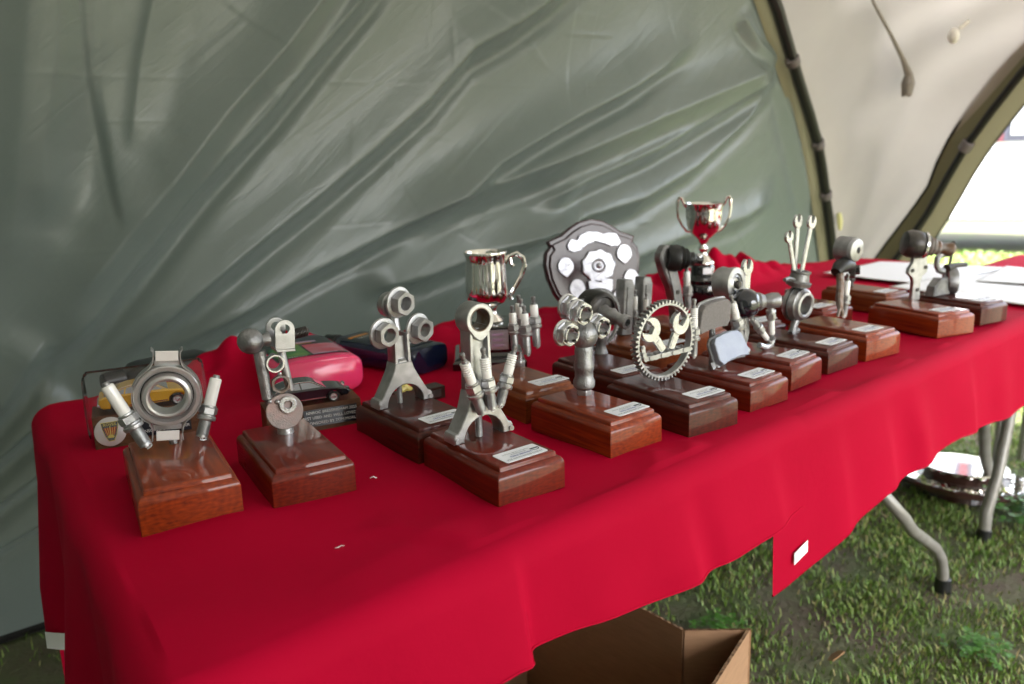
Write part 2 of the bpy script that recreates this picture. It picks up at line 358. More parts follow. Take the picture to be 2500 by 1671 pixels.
# ------------------------------------------------------------------ ground, grass
g = MB(); g.add([(-60, -60, 0), (90, -60, 0), (90, 90, 0), (-60, 90, 0)], [(0, 1, 2, 3)])
tag(g.build('ground', M['ground'], smooth=0), kind='structure')
def blades(name, n, fx, hmin, hmax, wd):
    x, y = fx(n); n = len(x)
    h = rng.uniform(hmin, hmax, n); a = rng.uniform(0, 2 * PI, n); ln = rng.uniform(.2, 1.1, n) * h; b = a + rng.normal(0, .6, n) + PI / 2
    wx, wy = np.cos(a) * wd, np.sin(a) * wd; dx, dy = np.cos(b) * ln, np.sin(b) * ln
    z0 = np.full(n, -.003)
    P = [np.stack([x - wx, y - wy, z0], 1), np.stack([x + wx, y + wy, z0], 1), np.stack([x + wx * .8 + dx * .35, y + wy * .8 + dy * .35, h * .6], 1),
         np.stack([x - wx * .8 + dx * .35, y - wy * .8 + dy * .35, h * .6], 1), np.stack([x + dx, y + dy, h], 1)]
    v = np.stack(P, 1).reshape(-1, 3); k = np.arange(n) * 5
    me = bpy.data.meshes.new(name); 
    fs = np.concatenate([np.stack([k, k + 1, k + 2, k + 3], 1).reshape(-1), np.stack([k + 3, k + 2, k + 4], 1).reshape(-1)])
    me.vertices.add(len(v)); me.vertices.foreach_set('co', v.reshape(-1).astype(np.float32))
    me.loops.add(len(fs)); me.loops.foreach_set('vertex_index', fs.astype(np.int32))
    me.polygons.add(2 * n); st = np.concatenate([np.arange(n) * 4, 4 * n + np.arange(n) * 3]); me.polygons.foreach_set('loop_start', st.astype(np.int32))
    me.update(calc_edges=True); me.validate(); me.materials.append(M['grass'])
    o = bpy.data.objects.new(name, me); COL.objects.link(o); return tag(o, kind='stuff')
def clumps(x, y, s=2.3):
    return (np.sin(x * 5.1 * s + 1.3 * np.sin(y * 3.7 * s)) * np.sin(y * 4.3 * s + 1.7 * np.sin(x * 2.9 * s + 1)) + .5 * np.sin(x * 13 + y * 9) * np.sin(y * 15 - x * 7))
def near(n):
    x = rng.uniform(.2, 4.2, n); y = rng.uniform(-.7, 2.3, n); k = clumps(x, y) + rng.normal(0, .5, n) > -.22
    return x[k], y[k]
def leftp(n):
    x = rng.uniform(-1.2, .5, n); y = rng.uniform(-.2, 2.2, n); k = clumps(x, y) + rng.normal(0, .5, n) > .35
    return x[k], y[k]
def far(n):
    x = rng.uniform(3.8, 9, n); y = rng.uniform(-1.5, 5.5, n); return x, y
blades('grass', 250000, near, .006, .022, .0016)
blades('grass', 26000, leftp, .008, .03, .0015)
blades('grass', 60000, far, .03, .07, .004)

# ------------------------------------------------------------------ tent
CX = 1.25; A0, KB = 1.55, .25           # back wall plane: y = A0 - KB*z
def wally(z): return A0 - KB * z
tent = thing('tent_shelter', (1.5, -.6, 0), 0, 'green dome shelter with pale canopy and black poles over the trophy table', 'tent')
tent.location = (0, 0, 0)
# back arch (world x, z), right arch (y, z)
back_pts = [(3.78, .0), (3.64, .28), (3.48, .57), (3.22, .90), (3.02, 1.15), (2.68, 1.44), (2.47, 1.64), (2.1, 1.90), (1.7, 2.07), (1.25, 2.13)]
back_pts += [(2 * CX - p[0], p[1]) for p in back_pts[-2::-1]]
side_pts = [(1.53, .0), (1.40, .24), (1.19, .57), (1.02, .80), (.87, 1.09), (.62, 1.42), (.30, 1.72), (-.2, 2.0), (-.75, 2.12), (-1.4, 2.0), (-2.1, 1.6), (-2.6, .9), (-3.0, 0)]
def resample(pts, n):
    p = np.array(pts, float); t = np.r_[0, np.cumsum(np.hypot(*np.diff(p, axis=0).T))]; t /= t[-1]; u = np.linspace(0, 1, n)
    q = np.stack([np.interp(u, t, p[:, i]) for i in range(p.shape[1])], 1)
    for _ in range(max(1, n // 24)):
        q[1:-1] = .25 * q[:-2] + .5 * q[1:-1] + .25 * q[2:]
    return q
def side_x(z): return 3.84 - .27 * z
BK = resample(back_pts, 121); SD = resample(side_pts, 121)
back3 = np.stack([BK[:, 0], A0 - KB * BK[:, 1], BK[:, 1]], 1)
side3 = np.stack([side_x(SD[:, 1]), SD[:, 0], SD[:, 1]], 1)
# --- green back wall with tension folds
nx, nz = 780, 540
jm = int(np.argmax(BK[:, 1])) + 1
Zw = np.repeat((np.linspace(0, 1, nz) ** .95 * 2.085)[:, None], nx, 1)
xe = np.interp(Zw, BK[:jm, 1], BK[:jm, 0])
lim = xe - .028 - .035 * np.abs(np.sin(PI * (Zw - .21) / .60)) ** .8
xl0 = 2 * CX - xe; U = xl0 + np.linspace(0, 1, nx)[None] * (lim - xl0)
def ridge(X, Z, line, amp, wu, wl, ends=(.15, .15), local=False):
    if local:          # short crease: only the patch of the grid round it
        L = np.array(line); pad = 3.2 * max(wu, wl); o = np.zeros_like(X)
        k = (X > L[:, 0].min() - pad) & (X < L[:, 0].max() + pad) & (Z > L[:, 1].min() - pad) & (Z < L[:, 1].max() + pad)
        if k.any(): o[k] = ridge(X[k], Z[k], line, amp, wu, wl, ends)
        return o
    """raised fold along a polyline: broad on its upper side (wu), steep on its lower side (wl)"""
    L = np.array(line, float); best = np.full(X.shape, 9.); sg = np.zeros(X.shape); tt = np.zeros(X.shape)
    sl_ = np.hypot(*np.diff(L, axis=0).T); cum = np.r_[0, np.cumsum(sl_)]; tot = cum[-1]
    for i in range(len(L) - 1):
        d = L[i + 1] - L[i]; l2 = (d ** 2).sum(); t_ = np.clip(((X - L[i, 0]) * d[0] + (Z - L[i, 1]) * d[1]) / l2, 0, 1)
        ex = X - L[i, 0] - t_ * d[0]; ez = Z - L[i, 1] - t_ * d[1]; ds = np.hypot(ex, ez); s_ = np.sign(d[0] * ez - d[1] * ex)
        k = ds < best; best[k] = ds[k]; sg[k] = s_[k]; tt[k] = ((cum[i] + t_ * sl_[i]) / tot)[k]
    if L[-1, 0] < L[0, 0]: sg = -sg
    wd = np.where(sg > 0, wu, wl); pr = np.exp(-(best / wd) ** 1.45) - .30 * np.where(sg < 0, np.exp(-((best - 1.9 * wl) / (.8 * wl)) ** 2), 0)
    e = np.clip(tt / max(ends[0], 1e-3), 0, 1) * np.clip((1 - tt) / max(ends[1], 1e-3), 0, 1); e = e * e * (3 - 2 * e)
    return amp * pr * e
FOLDS = [
 ([(.066, .668), (.104, .703), (.263, .879), (.443, 1.08), (.609, 1.244), (.751, 1.405), (.833, 1.496), (.95, 1.65)], .034, .085, .036),
 ([(.125, .8), (.28, .983), (.385, 1.096), (.508, 1.24), (.645, 1.384), (.728, 1.487), (.85, 1.65)], .022, .10, .040),
 ([(.156, .642), (.218, .682), (.426, .841), (.605, .962), (.728, 1.042), (.874, 1.148), (1.034, 1.276), (1.16, 1.409), (1.296, 1.478), (1.424, 1.559), (1.6, 1.70)], .034, .095, .042),
 ([(.257, .657), (.359, .703), (.538, .769), (.725, .854), (.902, .919), (1.152, 1.026), (1.27, 1.112), (1.533, 1.232), (1.773, 1.328), (2.004, 1.445), (2.147, 1.504)], .032, .09, .040),
 ([(.92, .927), (1.034, .959), (1.215, 1.031), (1.484, 1.101), (1.947, 1.244), (2.506, 1.414), (2.648, 1.442)], .030, .075, .055),
 ([(1.434, .964), (1.65, 1.051), (1.975, 1.149), (2.332, 1.289), (2.648, 1.429)], .028, .06, .045),
 ([(1.247, .781), (1.383, .83), (1.637, .928), (1.931, .978), (2.195, 1.082), (2.461, 1.249), (2.665, 1.421)], .026, .06, .05),
 ([(.872, .772), (1.111, .802), (1.377, .866), (1.679, .925)], .022, .06, .04),
 ([(1.812, .728), (2.179, .815), (2.62, .868), (2.843, .953)], .02, .06, .05),
 ([(.252, 1.6), (.256, 1.317), (.272, 1.182), (.28, .983)], .0035, .05, .008),
 ([(.286, 1.6), (.274, 1.318), (.277, 1.134), (.28, .983)], .0025, .008, .05),
 ([(.42, 1.6), (.351, 1.344), (.311, 1.152)], .004, .010, .05),
 ([(.24, 1.7), (.185, 1.314), (.15, 1.174), (.138, 1.0)], .014, .06, .07),
 ([(.20, 1.7), (.102, 1.138), (.063, .9)], .010, .06, .08),
 ([(-.3, .38), (-.062, .48), (.057, .571), (.178, .624)], .026, .06, .03),
 ([(-.3, .27), (-.075, .379), (.079, .47), (.142, .511), (.3, .56)], .024, .05, .03),
 ([(-.3, .17), (-.089, .273), (.074, .337), (.13, .376), (.3, .42)], .024, .05, .03),
 ([(-.3, .33), (-.049, .578), (.028, .658), (.128, .793)], .022, .07, .03),
 ([(2.316, 1.597), (2.469, 1.495), (2.635, 1.445)], .015, .04, .03),
 ([(2.652, 1.436), (2.885, 1.174), (3.181, .855)], .012, .03, .05),
]
H = np.zeros_like(U)
for ln, a_, wu, wl in FOLDS: H += ridge(U, Zw, ln, a_ * 2.0, wu * 1.05, wl * .75)
for k in range(150):          # packing creases of the stored fabric
    x0, z0 = rng.uniform(-.1, 3.0), rng.uniform(.55, 1.85); an = rng.choice([.60, .70, .80, .62, -.55, 1.5, .05]) + rng.normal(0, .12); ln = rng.uniform(.06, .34) * (1 if k % 3 else 1.6)
    w1, w2 = rng.choice([.004, .006, .022]), rng.choice([.004, .006, .022])
    H += ridge(U, Zw, [(x0, z0), (x0 + ln * math.cos(an), z0 + ln * math.sin(an))], rng.uniform(.0004, .0013), w1, w2, (.3, .3), True)
for z0 in (.95, 1.30, 1.62):
    H += ridge(U, Zw, [(-.2, z0), (3.2, z0 + .05)], .0005, .004, .004)
H += .012 * np.sin(U * 3.1 + Zw * 2) + .010 * np.sin(U * 1.7 - Zw * 3.3 + 1)
H *= np.clip(Zw / .15, 0, 1) * .9 + .1
# right border: stop short of the pole, scalloped between its clips
edge = np.clip((lim - U) / .25, 0, 1); H *= .25 + .75 * edge
Ux = U
Yw = wally(Zw) - H
gridmesh('back_wall', Ux, Yw, Zw, M['tent'], tent)
zl = np.linspace(0, 2.08, 60)[:, None]; yl = np.linspace(0, 1, 90)[None]
ys_b = A0 - KB * zl; om = np.argsort(SD[:, 0]); 
fr = np.interp(zl, SD[::-1][:int(np.argmax(SD[::-1, 1])) + 1, 1], SD[::-1][:int(np.argmax(SD[::-1, 1])) + 1, 0])
Yl = fr + (ys_b - fr) * yl; Zl = np.repeat(zl, 90, 1); Xl = (2 * CX - side_x(Zl)) + .02 * np.sin(Yl * 4 + Zl * 3) + .012 * np.sin(Yl * 9 - Zl * 7)
gridmesh('side_light_block', Xl, Yl, Zl, M['tent'], tent)  # unseen left wall, added to cut the light from that side
zf = np.linspace(0, 2.08, 50)[:, None]; xf0 = 2 * CX - np.interp(zf, BK[:jm, 1], BK[:jm, 0]); xf1 = np.minimum(.35, 2 * CX - xf0)
Xf = xf0 + (xf1 - xf0) * np.linspace(0, 1, 60)[None]; Zf = np.repeat(zf, 60, 1); Yf = -1.5 - wally(Zf) + .02 * np.sin(Xf * 9 + Zf * 2)
gridmesh('front_light_block', Xf, Yf, Zf, M['tent'], tent)  # unseen panel, added to block light from the front left
hem = MB(); hem.tube([(x, wally(.012) - .004, .014) for x in np.linspace(-1.25, 3.6, 40)], .011, 6); hem.build('wall_hem', M['pole'], tent)
# --- canopy: four corner panels and the crown, all one sheet part each
def coons(c0, c1, sag, n=70):
    t_ = np.linspace(0, 1, n)[:, None, None]; P = c0[None] * (1 - t_) + c1[None] * t_
    return P
half_b = back3[:int(np.argmax(BK[:, 1])) + 1]; half_s = side3[:int(np.argmax(SD[:, 1])) + 1]
def rs3(p, n):
    t_ = np.r_[0, np.cumsum(np.linalg.norm(np.diff(p, axis=0), axis=1))]; t_ /= t_[-1]; q = np.linspace(0, 1, n)
    return np.stack([np.interp(q, t_, p[:, i]) for i in range(3)], 1)
hb_, hs_ = rs3(half_b, 150), rs3(half_s, 150)
ctr = np.array([1.55, -.75, 2.55])
def panel(name, c0, c1, wr=True, mk='roof'):
    P = coons(c0, c1, 0); t_ = np.linspace(0, 1, 70)[:, None]; v_ = np.linspace(0, 1, 150)[None]
    out = (P[35] - np.array([CX, -.75, .6])); out /= np.linalg.norm(out, axis=1)[:, None] + 1e-9
    b = 4 * t_ * (1 - t_) * (.17 * np.sin(PI * v_) + .02 * (1 - v_))
    if wr:
        b = b + (4 * t_ * (1 - t_)) * (.016 * np.sin(v_ * 26 + t_ * 9 + 2 * np.sin(t_ * 5)) * v_ + .011 * np.sin(v_ * 48 - t_ * 17 + 3 * np.sin(v_ * 9)) + .018 * np.sin(t_ * 31 + 3 * v_) * np.clip(v_ - .4, 0, 1))
    b = b * (1 - v_ ** 10); P = P + b[..., None] * out[None]
    return gridmesh(name, P[..., 0], P[..., 1], P[..., 2], M[mk], tent)
panel('canopy_panel', hb_, hs_, mk='canopy')
mir = lambda p, ax_, c: np.stack([2 * c - p[:, i] if i == ax_ else p[:, i] for i in range(3)], 1)
fl_b, fl_s = mir(hb_, 0, CX), mir(hs_, 0, CX)
panel('canopy_panel', fl_b, fl_s)
fr_b, fr_s = mir(hb_, 1, -.75), mir(hs_, 1, -.75)
panel('canopy_panel', fr_b, fr_s)
panel('canopy_panel', mir(fl_b, 1, -.75), mir(fl_s, 1, -.75))
ap = [hb_[-1], hs_[-1], fr_b[-1], fl_s[-1]]; cap = []
a_ = np.linspace(0, 1, 30); A_, B_ = np.meshgrid(a_, a_)
Pc = (1 - A_)[..., None] * (1 - B_)[..., None] * ap[0] + A_[..., None] * (1 - B_)[..., None] * ap[1] + A_[..., None] * B_[..., None] * ap[2] + (1 - A_)[..., None] * B_[..., None] * ap[3]
Pc[..., 2] += .35 * np.sin(PI * A_) * np.sin(PI * B_) + .0
gridmesh('canopy_crown', Pc[..., 0], Pc[..., 1], Pc[..., 2], M['roof'], tent)
# poles and khaki sleeves along the two arches
pb = MB(); pb.tube([(p[0], p[1] - .030, p[2]) for p in back3[::3]], .021, 10); pb.build('pole', M['pole'], tent)
ps = MB(); ps.tube([(p[0] - .035, p[1] - .004, p[2]) for p in side3[::3]], .016, 8); ps.build('pole', M['pole'], tent)
pf = MB(); pf.tube([tuple(p) for p in mir(back3, 1, -.75)[::4]], .013, 8); pf.build('pole', M['pole'], tent)
pl_ = MB(); pl_.tube([tuple(p) for p in mir(side3, 0, CX)[::4]], .013, 8); pl_.build('pole', M['pole'], tent)
k_ = 62
e0 = back3[:k_] + np.array([-.008, 0, 0]); nrm = np.stack([-np.gradient(e0[:, 2]), np.zeros(k_), np.gradient(e0[:, 0])], 1); nrm /= np.linalg.norm(nrm, axis=1)[:, None]
nrm[nrm[:, 0] > 0] *= 1
inn = e0 + np.array([-1, 0, 0]) * .062 + np.array([0, 0, -.02]); inn[:, 1] = e0[:, 1] + .012
tt_ = np.linspace(0, 1, 6)[:, None, None]; R_ = e0[None] * (1 - tt_) + inn[None] * tt_; R_[..., 1] -= .012
gridmesh('pole_sleeve', R_[..., 0], R_[..., 1], R_[..., 2], M['sleeve'], tent)
e1 = side3[:k_]; zz = e1[:, 2]
sw = .055 + .03 * np.abs(np.sin(PI * (zz - .92) / .75)) ** .7
sA = e1 + np.array([-.012, 1, .35]) * sw[:, None]; sB = e1 + np.array([-.01, -1, -.30]) * .085
R2 = sA[None] * (1 - tt_) + sB[None] * tt_; R2[..., 0] -= .012
gridmesh('pole_sleeve', R2[..., 0], R2[..., 1], R2[..., 2], M['sleeve'], tent)
eb = MB(); eb.tube([tuple(p + np.array([-.014, 0, 0])) for p in sA[::2]], .006, 6); eb.tube([tuple(p + np.array([-.014, 0, 0])) for p in sB[::2]], .004, 6); eb.build('sleeve_binding', M['pole'], tent)
for zc in (.55, .93, 1.15, 1.44):
    i = int(np.argmin(np.abs(back3[:k_, 2] - zc))); p = back3[i]; q = back3[i + 1] - back3[i]
    c_ = MB(); c_.cyl(Vector(p) + Vector((0, -.03, 0)) - Vector(q).normalized() * .018, Vector(p) + Vector((0, -.03, 0)) + Vector(q).normalized() * .018, .027, n=12, c=.003)
    c_.box((p[0] - .035, p[1] - .034, p[2] - .012), (p[0], p[1] - .022, p[2] + .012)); c_.build('pole_clip', M['clip'], tent)
for zc in (1.10,):
    i = int(np.argmin(np.abs(side3[:k_, 2] - zc))); p = Vector(side3[i]) + Vector((-.035, -.004, 0)); q = (Vector(side3[i + 1]) - Vector(side3[i])).normalized()
    c_ = MB(); c_.cyl(p - q * .022, p + q * .022, .026, n=12, c=.003); c_.build('pole_clip', M['clip'], tent)
o_ = np.array([-.03, -.03, -.025])
sp = [np.array(p) + o_ for p in [(2.66, .96, 1.80), (2.79, .977, 1.732), (2.931, 1.002, 1.666), (3.07, 1.003, 1.575), (3.207, 1.013, 1.493), (3.265, 1.01, 1.432)]]
c_ = MB(); c_.tube([tuple(p) for p in sp], [.004, .004, .005, .006, .009, .016], 8)
for k in range(5):
    q = sp[-1] + np.array([.010 * (k - 2), .012 * (k - 2) * (-1) ** k * .5, 0]); c_.tube([tuple(sp[-1]), tuple(q + np.array([.008, .004, -.035])), tuple(q + np.array([.016, .010, -.075 - .008 * (k % 2)]))], [.016, .017, .010], 7)
c_.build('hanging_strap', M['strap'], tent)
c_ = MB(); c_.sphere((3.235, .820, 1.535), .030, 14, (.6, -.8, 0), .7); c_.tube([(3.235, .80, 1.56), (3.25, .775, 1.585)], .008, 8); c_.build('light_patch', M['toggle'], tent)  # pale blob standing in for a patch of light on the canopy
# rolled toggle and dark strap tie hanging at the canopy corner
c_ = MB(); c_.tube([(3.40, 1.33, .83), (3.405, 1.325, .79), (3.40, 1.32, .75)], [.010, .014, .008], 8); c_.build('toggle', M['yellowtag'], tent)

# ------------------------------------------------------------------ tables
def yfront(s): return -.05 + .033 * s
def folding_table(x0, x1, label, leg_x, far_x):
    t = thing('folding_table', ((x0 + x1) / 2, .385 + .033 * (x0 + x1) / 2, 0), .033, label, 'table', 'folding tables under the red cloths')
    cx, cy = (x0 + x1) / 2, .38
    cy = .385
    b = MB(); b.box((x0 - cx, -.395, TZ - .048), (x1 - cx, .395, TZ - .004)); b.build('tabletop', M['tabletop'], t)
    def wishbone(x, far=False):
        for sgn, y0, y1 in ((-1, .24, .085), (1, .46, .62)):
            l = MB(); sx = x - cx
            l.tube([(sx - .35, (y0 + .385) / 2 - cy, TZ - .05), (sx - .335, y0 - cy, .50), (sx - .328, (y0 + y1) / 2 - cy, .40), (sx - .316, y1 * .8 + y0 * .2 - cy, .345), (sx - .288, y1 - cy, .298), (sx - .24, y1 - cy, .252),
                    (sx - .16, y1 - cy, .200), (sx - .085, y1 - cy, .150), (sx - .040, y1 - cy, .105), (sx - .018, y1 - cy, .06), (sx - .01, y1 - cy, .02)], .0140, 12)
            lo = l.build('leg', M['leg'], t)
            fo = MB(); fo.cyl((sx - .01, y1 - cy, 0), (sx - .009, y1 - cy, .04), .021, .019, 14, c=.003); fo.build('rubber_foot', M['rubber'], lo)
    wishbone(leg_x)
    return t
folding_table(.12, 2.02, 'long grey folding table under the trophies, its front leg bent like an S', 1.85, 0)
t2 = thing('folding_table', (2.30, .47, 0), .033, 'grey folding table at the far end carrying the white sheets, with straight slanting legs', 'table', 'folding tables under the red cloths')
b = MB(); b.box((-.245, -.385, TZ - .048), (.24, .385, TZ - .004)); b.build('tabletop', M['tabletop'], t2)
for (xa, xb, y) in ((.08, -.085, -.28), (.08, -.085, .25), (-.02, .19, -.20), (-.02, .19, .33)):
    l = MB(); l.tube([(xa, y, TZ - .05), (xa * .99 + xb * .01, y, .55), (xa * .35 + xb * .65, y, .18), (xb, y, .09), (xb, y, .02)], .0165, 12); lo = l.build('leg', M['leg'], t2)
    fo = MB(); fo.cyl((xb, y, 0), (xb, y, .035), .021, .019, 14, c=.003); fo.build('rubber_foot', M['rubber'], lo)

# ------------------------------------------------------------------ tablecloths
def bend(d, R=.030, fl=.04):
    th = np.clip(d / R, 0, PI / 2); ex = np.maximum(d - R * PI / 2, 0)
    return R * np.sin(th) + ex * fl, R * (1 - np.cos(th)) + ex
BKX = [-.2, .10, .2, .26, .32, .37, .44, .52, .60, .74, .80, 1.11, 1.35, 1.465, 1.62, 1.79, 1.9, 1.99, 2.14, 2.4, 4]
BKZ = [0, .004, .018, .034, .052, .058, .052, .040, .014, .016, .022, .014, .026, .044, .050, .076, .068, .045, .015, .0, 0]
def backrise(x, y):
    t_ = np.clip((y - .70) / .13, 0, 1); t_ = t_ * t_ * (3 - 2 * t_); d_ = np.clip((y - .86) / .10, 0, 1)
    return np.interp(x, BKX, BKZ) * t_ * (1 - .6 * d_) * (1 + .22 * np.sin(x * 47 + y * 21) * t_ + .13 * np.sin(x * 83 - y * 55) * t_ + .10 * np.sin(x * 29 + y * 90) * t_)
def frontfold(x, dn, pleats):
    o = np.zeros_like(x)
    for px, a_, w1, w2, lean in pleats:
        q = x - px - lean * dn; o += a_ * np.exp(-(q / np.where(q < 0, w1, w2)) ** 2) * np.clip(dn / .09, 0, 1.25)
    return o
def cloth(name, label, x_left, x_right, dropL, dropF, pleats, zoff, seed, nx=420, left=True, parentless=True):
    R = .030
    nl = 60 if left else 0
    a = np.r_[np.linspace(-1, 0, nl, endpoint=False), np.linspace(0, 1, nx)] if left else np.linspace(0, 1, nx)
    bb = np.r_[np.linspace(-1, 0, 70, endpoint=False), np.linspace(0, 1, 150), np.linspace(1, 2, 20)[1:]]
    Aa, Bb = np.meshgrid(a, bb)
    xl_ = x_left + R + (.075 * np.clip(np.maximum(Bb, 0) * .85, 0, .9) if left else 0)
    xs = xl_ + np.clip(Aa, 0, 1) * (x_right - xl_)
    ys0 = yfront(xs) + R; ys = ys0 + np.clip(Bb, 0, 1) * (.85 - ys0)
    dl = np.clip(-Aa, 0, 1) * dropL(ys); df = np.clip(-Bb, 0, 1) * dropF(xs); db = np.clip(Bb - 1, 0, 1) * .25
    both = (dl > 0) & (df > 0)
    dist = np.hypot(dl, df); o_, dn = bend(dist, R); an = np.arctan2(df, np.maximum(dl, 1e-9))
    k = dist > 1e-9
    cosx = np.where(k, dl / np.maximum(dist, 1e-9), 0); siny = np.where(k, df / np.maximum(dist, 1e-9), 0)
    X = xs - o_ * cosx; Y = ys - o_ * siny; Z = -dn
    # corner cloth pinches into a hanging fold
    pin = np.where(both, np.sin(2 * an) * np.clip(dn / .3, 0, 1) * .05, 0); X -= pin * .7; Y -= pin * .7
    ob, dnb = bend(db, .02); Y = Y + ob; Z = Z - dnb
    ff = frontfold(X, dn, pleats) * (siny > .3); Y -= ff
    lw_ = np.where((cosx > .5), np.clip(dn / .25, 0, 1) * (.016 * np.sin(ys * 17 + 1) + .010 * np.sin(ys * 37)), 0); X -= lw_
    top = np.clip(Bb, 0, 1) * (Bb > 0) * np.clip(Aa * 8, 0, 1)
    r_ = backrise(X, Y) * (Bb <= 1) + np.where(Bb > 1, np.interp(X, BKX, BKZ) * np.clip(2 - Bb, 0, 1) * .4, 0); Z += r_
    und = .0014 * np.sin(X * 21 + seed + 2 * np.sin(Y * 9)) * np.sin(Y * 17 + seed) + .0012 * np.sin(X * 9 + Y * 31)
    for ln, a_, wa, wb in (([(.20, .12), (.285, -.015)], .0035, .035, .012), ([(.285, -.015), (.36, .05), (.44, .07)], .0028, .02, .03), ([(.60, .05), (.53, -.02)], .005, .02, .03), ([(.66, .04), (.60, -.02)], .0045, .02, .02),
                           ([(-.02, .62), (.10, .30), (.13, .08)], .0025, .03, .05), ([(.30, .30), (.27, .10)], .0015, .02, .03), ([(.10, .02), (.34, .06)], .0018, .02, .03), ([(1.02, .05), (.93, -.02)], .004, .03, .03), ([(1.30, .05), (1.22, .0)], .004, .03, .03), ([(1.46, .04), (1.40, .0)], .004, .03, .02)):
        und += ridge(X, Y, ln, a_, wa, wb, (.3, .3))
    for px, a_, w1, w2, lean in pleats:    # pleats run up onto the edge and fade out
        q = X - px + (Y - ys0.min()) * .5; und += a_ * .12 * np.exp(-(q / .03) ** 2) * np.exp(-np.clip(Y - yfront(X), 0, 1) / .05)
    Z += np.where((Bb > 0) & (Aa >= 0), und, 0)
    Z += TZ + .003 + zoff
    o = gridmesh(name, X, Y, Z, M['red'])
    tag(o, label, 'tablecloth', 'red tablecloths')
    hm = MB(); pts = np.stack([X[0], Y[0], Z[0]], 1); hm.tube([tuple(p) for p in pts[::3]], .0016, 5); hm.build('stitched_hem', M['red'], o)
    return o, (X, Y, Z)
PL1 = [(.02, .010, .07, .06, .1), (.15, .004, .06, .05, .05), (.285, .021, .11, .013, .0), (.41, .006, .05, .07, .12), (.535, .012, .07, .028, .25), (.61, .006, .03, .06, .3), (.73, .008, .09, .03, .3)]
PL2 = [(.92, .006, .06, .03, .25), (1.07, .009, .10, .035, .3), (1.20, .010, .04, .05, .35), (1.44, .008, .09, .03, .3), (1.62, .006, .05, .06, .3), (1.83, .009, .10, .05, .3), (2.05, .010, .08, .06, .2), (2.3, .010, .06, .06, .2)]
dL = lambda y: np.interp(y, [-.1, .1, .3, .62, .86], [.20, .22, .25, .33, .38])
c1, c1_grid = cloth('tablecloth', 'bright red cloth over the near end of the table, hem above the cardboard box', -.055, .855, dL,
              lambda x: np.interp(x, [-.1, .0, .15, .27, .37, .50, .60, .75, .85], [.19, .158, .136, .127, .136, .153, .160, .158, .150]), PL1, .0025, 1)
c2, c2_grid = cloth('tablecloth', 'red cloth on the far end of the tables, white tag at its hanging corner', .735, 2.58, dL,
              lambda x: np.interp(x, [.7, .80, .9, 1.1, 1.43, 1.72, 2.0, 2.5, 3.6], [.258, .256, .247, .205, .19, .215, .20, .19, .2]), PL2, -.0012, 4, nx=620, left=False)
def ribbon(name, pts, h, material, parent, thick=.0008):
    """small flat tag: top edge pts, hanging by vector h"""
    b = MB(); n = len(pts); top_ = [Vector(p) for p in pts]; bot = [p + Vector(h) for p in top_]
    b.add([tuple(p) for p in top_ + bot] + [tuple(p + Vector((.0004, -thick, 0))) for p in top_ + bot],
          [(i, i + 1, n + i + 1, n + i) for i in range(n - 1)] + [(2 * n + i, 3 * n + i, 3 * n + i + 1, 2 * n + i + 1) for i in range(n - 1)] +
          [(i, 2 * n + i, 2 * n + i + 1, i + 1) for i in range(n - 1)] + [(n + i, n + i + 1, 3 * n + i + 1, 3 * n + i) for i in range(n - 1)])
    return b.build(name, material, parent)
GX, GY, GZ = c2_grid
def on_cloth(x, z):
    k = np.argmin((GX - x) ** 2 + (GZ - z) ** 2 + 4 * np.clip(GY - .1, 0, 1)); return (x, float(GY.flat[k]) - .0035, z)
ribbon('care_tag', [on_cloth(.816, .550), on_cloth(.834, .554), on_cloth(.853, .558)], (-.002, -.002, -.017), M['paper'], c2)
HX, HY, HZ = [q[:, 0] for q in c1_grid]; hk = [int(np.argmin(np.abs(HY - y_))) for y_ in (.66, .685, .71)]
ribbon('care_tag', [(float(HX[k]) - .006, float(HY[k]), float(HZ[k]) + .020) for k in hk], (-.001, 0, -.028), M['paper'], c1)

# little specks of thread on the cloth
b = MB(); b.tube([(-.003, .002, .0002), (0, -.001, .0022), (.002, -.003, .0006), (.0035, -.003, .0006)], .0008, 6)
o = b.build('thread_scrap', M['paper']); o.location = (.279, .2155, TZ + .0065); tag(o, 'tiny white thread scrap on the red cloth between the ball trophy and the conrods', 'lint')
b = MB(); b.tube([(-.0045, .001, -.0008), (-.002, -.0006, -.0004), (.002, .0005, -.0004), (.005, -.001, -.0009)], [.0002, .0005, .0004, .0002], 6)
o = b.build('thread_scrap', M['paper']); o.location = (.166, .084, TZ + .0065); tag(o, 'pale fluff smear lying on the bare red cloth near the front edge', 'lint')

# ------------------------------------------------------------------ trophy bases and stickers
def base_mesh(W, L, Hs, H=.050):
    lv = [(.0012, 0), (0, .0012), (0, Hs - .0085), (.0004, Hs - .0058), (.0014, Hs - .0034), (.0030, Hs - .0014), (.0050, Hs - .0002), (.0068, Hs), (.0070, Hs + .0005), (.0072, H - .0028), (.0078, H - .0010), (.0092, H)]
    b = MB(); vs = []; fs = []; K = 3
    for ins, z in lv:
        x, y, r = W / 2 - ins, L / 2 - ins, .0016
        for sx, sy, a0 in ((1, 1, 0), (-1, 1, 1), (-1, -1, 2), (1, -1, 3)):
            for q in range(K):
                a = (a0 + q / (K - 1)) * PI / 2
                vs.append((sx * (x - r) + r * math.cos(a), sy * (y - r) + r * math.sin(a), z))
    n = 4 * K
    for l in range(len(lv) - 1):
        for i in range(n):
            j = (i + 1) % n; fs.append((l * n + i, l * n + j, (l + 1) * n + j, (l + 1) * n + i))
    fs.append(tuple(reversed(range(n)))); fs.append(tuple((len(lv) - 1) * n + i for i in range(n)))
    return b.add(vs, fs)
GROUP = 'trophies made of car parts on wooden bases'
TROPHIES = []
